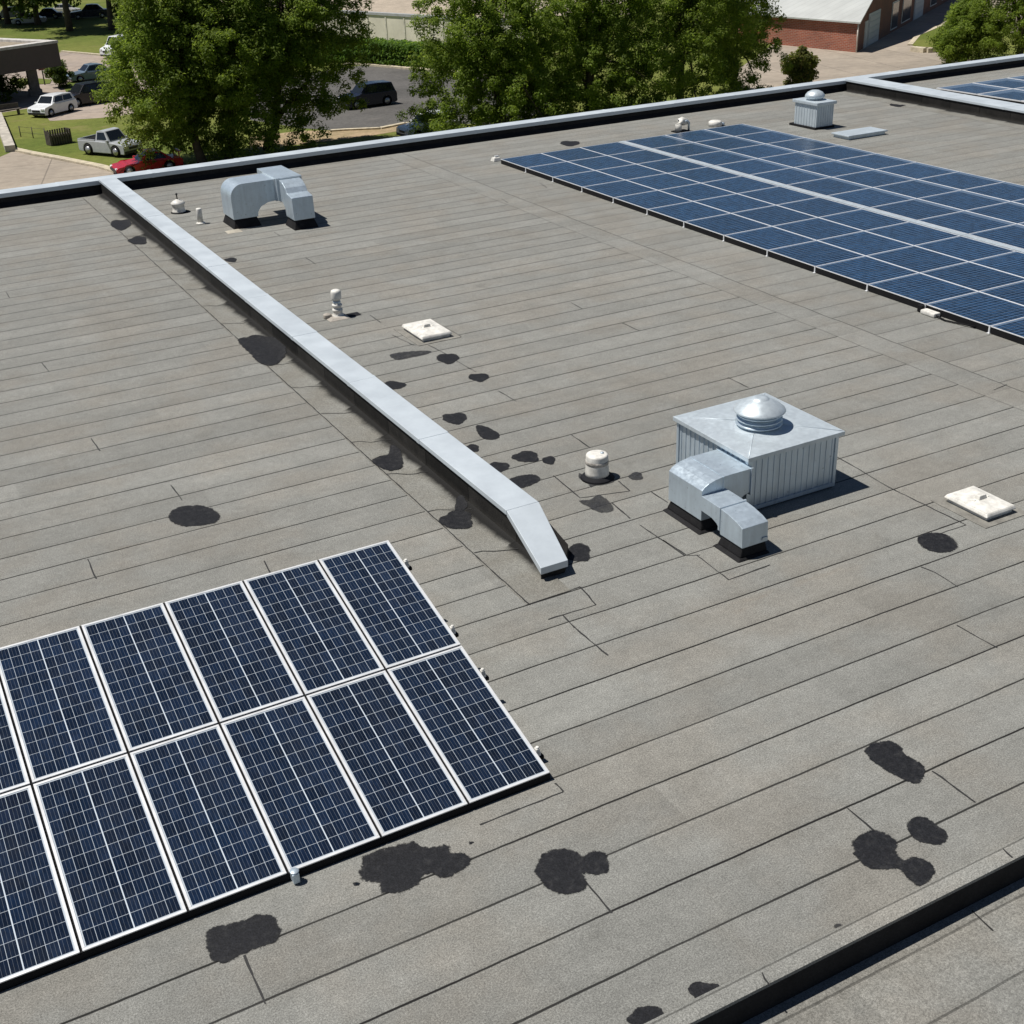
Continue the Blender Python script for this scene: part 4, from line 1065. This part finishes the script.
# ------------------------------------------------------------------ cars
M['tyre'] = M['rubber']; M['rim'] = simple('wheel rim', (.45, .46, .47), .35, .6)
M['glass'] = simple('dark car glass', (.012, .015, .018), .05, var=.1, spec=.6)
M['lamp'] = simple('headlamp glass', (.75, .76, .76), .15); M['tail'] = simple('tail lamp', (.30, .015, .012), .25)
def paint(name, col): return simple(name, col, .28, 0., var=.04, coat=.35, spec=.3)
def car(loc, heading, kind, mat, label, dims, group=None, name='parked_car', cat='car'):
    L, W, H = dims
    r = empty(name, loc, heading, label, cat, group)
    gc = .22
    belt = {'suv': .60, 'van': .56, 'pickup': .58, 'coupe': .58}.get(kind, .60)*H
    hood = belt*(.93 if kind != 'coupe' else .84)
    f, b = L/2, -L/2
    if kind in ('suv', 'hatch', 'van'): cab = (L*.24 if kind != 'van' else L*.34, -L*.485, L*.10 if kind != 'van' else L*.22, -L*.43)
    elif kind == 'pickup': cab = (L*.20, -L*.12, L*.09, -L*.09)
    elif kind == 'coupe': cab = (L*.16, -L*.36, L*.0, -L*.20)
    else: cab = (L*.20, -L*.36, L*.06, -L*.22)
    wr = .17*L/2.25 if kind != 'suv' else .36
    wr = {'suv': .37, 'pickup': .38, 'van': .34}.get(kind, .32)
    fx, rx = L*.31, -L*.29
    prof = [(f-.05, gc), (f, gc+.18), (f-.02, hood*.72), (f-.16, hood*.90), (cab[0], belt*.985), (cab[1], belt), (b+.10, belt*.98), (b, belt*.78), (b+.03, gc+.08), (b+.12, gc)]
    def archpts(cx): return [(cx+(wr+.06)*math.cos(math.radians(t)), max(gc, wr+(wr+.06)*math.sin(math.radians(t)))) for t in range(200, -21, -20)]
    if kind == 'pickup':
        prof = [(f-.05, gc), (f, gc+.18), (f-.02, hood*.75), (f-.14, hood*.93), (cab[0], belt*.985), (cab[1], belt), (b, belt), (b, gc+.12), (b+.1, gc+.06)]
    prof = prof+archpts(rx)+archpts(fx)
    mb = MB(); mb.prism(prof, -W/2, W/2, 'y'); body = mb.build('body', mat, r, bevel=.05, seg=3)
    for p in body.data.polygons: p.use_smooth = False
    wb, wt = W/2-.06, W/2-.22
    rt = H-.04
    mb = MB()
    base = [(cab[0], -wb, belt*.97), (cab[0], wb, belt*.97), (cab[1], wb, belt*.97), (cab[1], -wb, belt*.97)]
    topq = [(cab[2], -wt, rt), (cab[2], wt, rt), (cab[3], wt, rt-.03), (cab[3], -wt, rt-.03)]
    mid = [((cab[2]+cab[3])/2, -wt, rt+.04), ((cab[2]+cab[3])/2, wt, rt+.04)]
    mb.add(base+topq+mid, [(0, 1, 5, 4), (1, 2, 6, 9, 5), (2, 3, 7, 6), (3, 0, 4, 8, 7), (4, 5, 9, 8), (8, 9, 6, 7)])
    mb.build('cabin', mat, r, bevel=.04, seg=2)
    B_ = [Vector(v) for v in base]; T_ = [Vector(v) for v in topq]
    def pane(nm, q, out, ins=(.08, .92, .10, .90)):
        def P(u, v): return (q[0].lerp(q[1], u)).lerp(q[3].lerp(q[2], u), v)
        n_ = (q[1]-q[0]).cross(q[3]-q[0]).normalized()
        if n_.dot(out) < 0: n_ = -n_
        u0, u1, v0, v1 = ins
        vs = [P(u0, v0)+n_*.014, P(u1, v0)+n_*.014, P(u1, v1)+n_*.014, P(u0, v1)+n_*.014]
        vs += [v-n_*.02 for v in vs]
        m_ = MB(); m_.add(vs, K8); m_.build(nm, M['glass'], r)
    pane('windshield', (B_[0], B_[1], T_[1], T_[0]), Vector((1, 0, .5)), (.07, .93, .14, .93))
    pane('rear_window', (B_[3], B_[2], T_[2], T_[3]), Vector((-1, 0, .5)), (.10, .90, .18, .88))
    for sgn, i0, i1 in ((-1, 0, 3), (1, 1, 2)):
        q = (B_[i0], B_[i1], T_[i1], T_[i0])
        cuts = ((.10, .47), (.50, .90)) if kind not in ('pickup', 'coupe') else ((.14, .88),)
        if kind == 'van': cuts = ((.06, .26),)
        for u0, u1 in cuts: pane('side_window', q, Vector((0, sgn, .2)), (u0, u1, .20, .88))
    for cx in (fx, rx):
        for sgn in (-1, 1):
            y0_, y1_ = sgn*(W/2-.20), sgn*(W/2+.015)
            m_ = MB(); m_.tube([(cx, y0_, wr), (cx, y1_, wr)], wr, 18); wh = m_.build('wheel', M['tyre'], r)
            m_ = MB(); m_.tube([(cx, y1_, wr), (cx, y1_+sgn*.012, wr)], wr*.62, 14); m_.build('rim', M['rim'], wh)
    for sgn in (-1, 1):
        m_ = MB(); m_.box(f-.12, f+.012, sgn*(W/2-.22)-.15, sgn*(W/2-.22)+.15, hood*.68, hood*.84); m_.build('headlight', M['lamp'], r, bevel=.02)
        m_ = MB(); m_.box(b-.012, b+.10, sgn*(W/2-.16)-.10, sgn*(W/2-.16)+.10, belt*.66, belt*.90); m_.build('tail_light', M['tail'], r, bevel=.02)
        m_ = MB(); m_.box(cab[0]-.25, cab[0]-.08, sgn*(W/2+.02)-.10, sgn*(W/2+.02)+.10, belt*1.0, belt*1.0+.13); m_.build('wing_mirror', mat, r, bevel=.03)
    m_ = MB(); m_.box(f-.10, f+.03, -W/2+.05, W/2-.05, gc+.02, gc+.20); m_.build('bumper', M['black_steel'], r, bevel=.03)
    m_ = MB(); m_.box(b-.03, b+.10, -W/2+.05, W/2-.05, gc+.06, gc+.22); m_.build('bumper', M['black_steel'], r, bevel=.03)
    m_ = MB(); m_.box(f-.02, f+.016, -W*.22, W*.22, hood*.55, hood*.72); m_.build('grille', M['black_steel'], r)
    if kind == 'pickup':
        m_ = MB(); m_.box(b+.10, cab[1]-.12, -W/2+.12, W/2-.12, belt-.02, belt+.006); m_.build('bed_liner', M['rubber'], r)
        m_ = MB()
        m_.box(b+.02, cab[1]-.02, -W/2+.02, -W/2+.10, belt-.02, belt+.10); m_.box(b+.02, cab[1]-.02, W/2-.10, W/2-.02, belt-.02, belt+.10); m_.box(b+.02, b+.10, -W/2+.102, W/2-.102, belt-.02, belt+.10)
        m_.build('bed_rail', mat, r)
    return r
PK = 'parked cars at street level'
def hd_(lx, vx): # lx to the picture's right, vx towards the viewer
    v = Vector((.888, -.46, 0))*lx+Vector((-.46, -.888, 0))*vx
    return math.atan2(v.y, v.x)
PW = paint('white car paint', (.72, .74, .76)); PB = paint('black car paint', (.012, .012, .016)); PR = paint('red car paint', (.42, .012, .020))
PS = paint('silver car paint', (.42, .44, .46)); PN = paint('navy car paint', (.010, .014, .030)); PG = paint('steel blue car paint', (.14, .19, .25)); PL = paint('pale car paint', (.45, .44, .42))
car(gp(54, 114), hd_(-.40, .92), 'hatch', PW, 'small white car with dark windows parked in front of the black car on the lot', (4.0, 1.78, 1.55), PK)
car(gp(88, 104), hd_(-.70, .71), 'suv', PB, 'black car with tinted windows parked behind the white car', (4.7, 1.9, 1.75), PK)
car(gp(92, 80), hd_(-.80, .60), 'sedan', PG, 'steel blue car with a bright windscreen parked beside the traffic island', (4.6, 1.82, 1.5), PK)
car(gp(112, 154), hd_(.86, .50), 'pickup', PS, 'silver pickup truck standing on the grass left of the big tree', (4.3, 1.8, 1.7), PK, 'pickup_truck', 'pickup truck')
rc = car(gp(148, 171), hd_(-.88, .46), 'coupe', PR, 'red sports car with a rear wing parked just behind the far parapet', (4.3, 1.85, 1.30), PK)
mb = MB(); mb.box(-2.1, -1.85, -.95, .95, 1.12, 1.16); mb.box(-2.02, -1.95, -.7, -.64, .74, 1.12); mb.box(-2.02, -1.95, .64, .7, .74, 1.12); mb.build('rear_wing', PR, rc)
car(gp(368, 106), hd_(-.80, .5), 'suv', PN, 'dark navy car on the road between the two tree clumps', (4.5, 1.85, 1.8), PK)
car(gp(429, 136), hd_(-.85, .5), 'hatch', PW, 'white car with its nose showing left of the broad central tree', (4.2, 1.8, 1.6), PK)
car(gp(91, 18), hd_(-.96, .25), 'sedan', PN, 'navy car parked at the far side of the sunny lawn', (5.6, 2.0, 1.9), PK)
car(gp(124, 56), hd_(-.6, .8), 'van', PW, 'white van at the kerb half hidden by the big tree', (4.8, 1.9, 2.2), PK, 'parked_van', 'van')
car(gp(47, 19), hd_(-.96, .2), 'sedan', PN, 'navy car in deep shade under the far trees', (4.6, 1.8, 1.5), PK)
car(gp(10, 19), hd_(-.96, .2), 'suv', PL, 'pale car at the far left behind the bare leaning trunk', (4.6, 1.8, 1.7), PK)
car(gp(30, 24), hd_(-.96, .2), 'sedan', PL, 'pale low car between the trunks of the far trees', (4.6, 1.8, 1.4), PK)
car(gp(66, 14), hd_(.9, .4), 'sedan', PL, 'pale car behind the thin bare trunk', (4.6, 1.8, 1.5), PK)

# ------------------------------------------------------------------ small street things
wood = simple('grey wood', (.10, .085, .07), .9)
r = empty('slatted_crate', gp(59, 144), .3, 'dark slatted crate standing on the grass left of the silver pickup', 'crate')
mb = MB()
for i in range(9):
    x = -.75+i*.1875; mb.box(x, x+.12, -.40, -.36, .04, 1.0); mb.box(x, x+.12, .36, .40, .04, 1.0)
for i in range(4):
    y = -.34+i*.19; mb.box(-.79, -.75, y, y+.12, .04, 1.0); mb.box(.87, .91, y, y+.12, .04, 1.0)
mb.build('slats', wood, r)
mb = MB(); mb.box(-.72, .84, -.34, .34, .02, .7); mb.build('contents', simple('brush wood', (.05, .045, .03), .95), r)
r = empty('wire_fence', gp(30, 137), 0, 'low thin wire fence on posts across the grass left of the slatted crate', 'fence')
a, b = gp(21, 137)-gp(30, 137), gp(46, 139.5)-gp(30, 137)
for t in (0, .5, 1.): 
    p = a.lerp(b, t); mb = MB(); mb.tube([(p.x, p.y, 0), (p.x, p.y, .8)], .035, 8); mb.build('post', wood, r)
mb = MB()
for h in (.35, .75): mb.tube([(a.x, a.y, h), (b.x, b.y, h)], .010, 6)
mb.build('wire', M['black_steel'], r)
r = empty('bench', gp(7, 116), .2, 'low dark bench at the edge of the grass by the left border', 'bench')
mb = MB(); mb.box(-1.2, 1.2, -.25, .25, .42, .5); mb.build('seat', wood, r)
for x in (-1., 1.):
    mb = MB(); mb.box(x-.06, x+.06, -.2, .2, 0, .42); mb.build('leg', wood, r)
mb = MB(); mb.box(-1.2, 1.2, .26, .31, .52, .9); mb.build('backrest', wood, r)
r = empty('street_sign', gp(45, 85), .2, 'small red square sign on a thin post beside the round shrub', 'sign')
mb = MB(); mb.tube([(0, 0, 0), (0, 0, 2.0)], .06, 8); mb.build('post', M['black_steel'], r)
mb = MB(); mb.box(-.35, .35, -.05, -.02, 1.35, 2.0); mb.build('plate', simple('dull red plate', (.22, .06, .04), .6), r)
r = empty('garden_wall', gp(4, 150), 0, 'short pale stone kerb wall at the left border of the grass', 'wall')
a, b = gp(-2, 118)-gp(4, 150), gp(11, 152)-gp(4, 150)
d = (b-a).normalized(); s_ = Vector((-d.y, d.x, 0))*.35; mb = MB(); q = [a+s_, a-s_, b-s_, b+s_]
mb.add([(v.x, v.y, 0) for v in q]+[(v.x, v.y, .45) for v in q], [(3, 2, 1, 0), (4, 5, 6, 7), (0, 1, 5, 4), (1, 2, 6, 5), (2, 3, 7, 6), (3, 0, 4, 7)]); mb.build('coursing', simple('pale stone', (.40, .37, .32), .9, var=.3, sc=1.5), r)
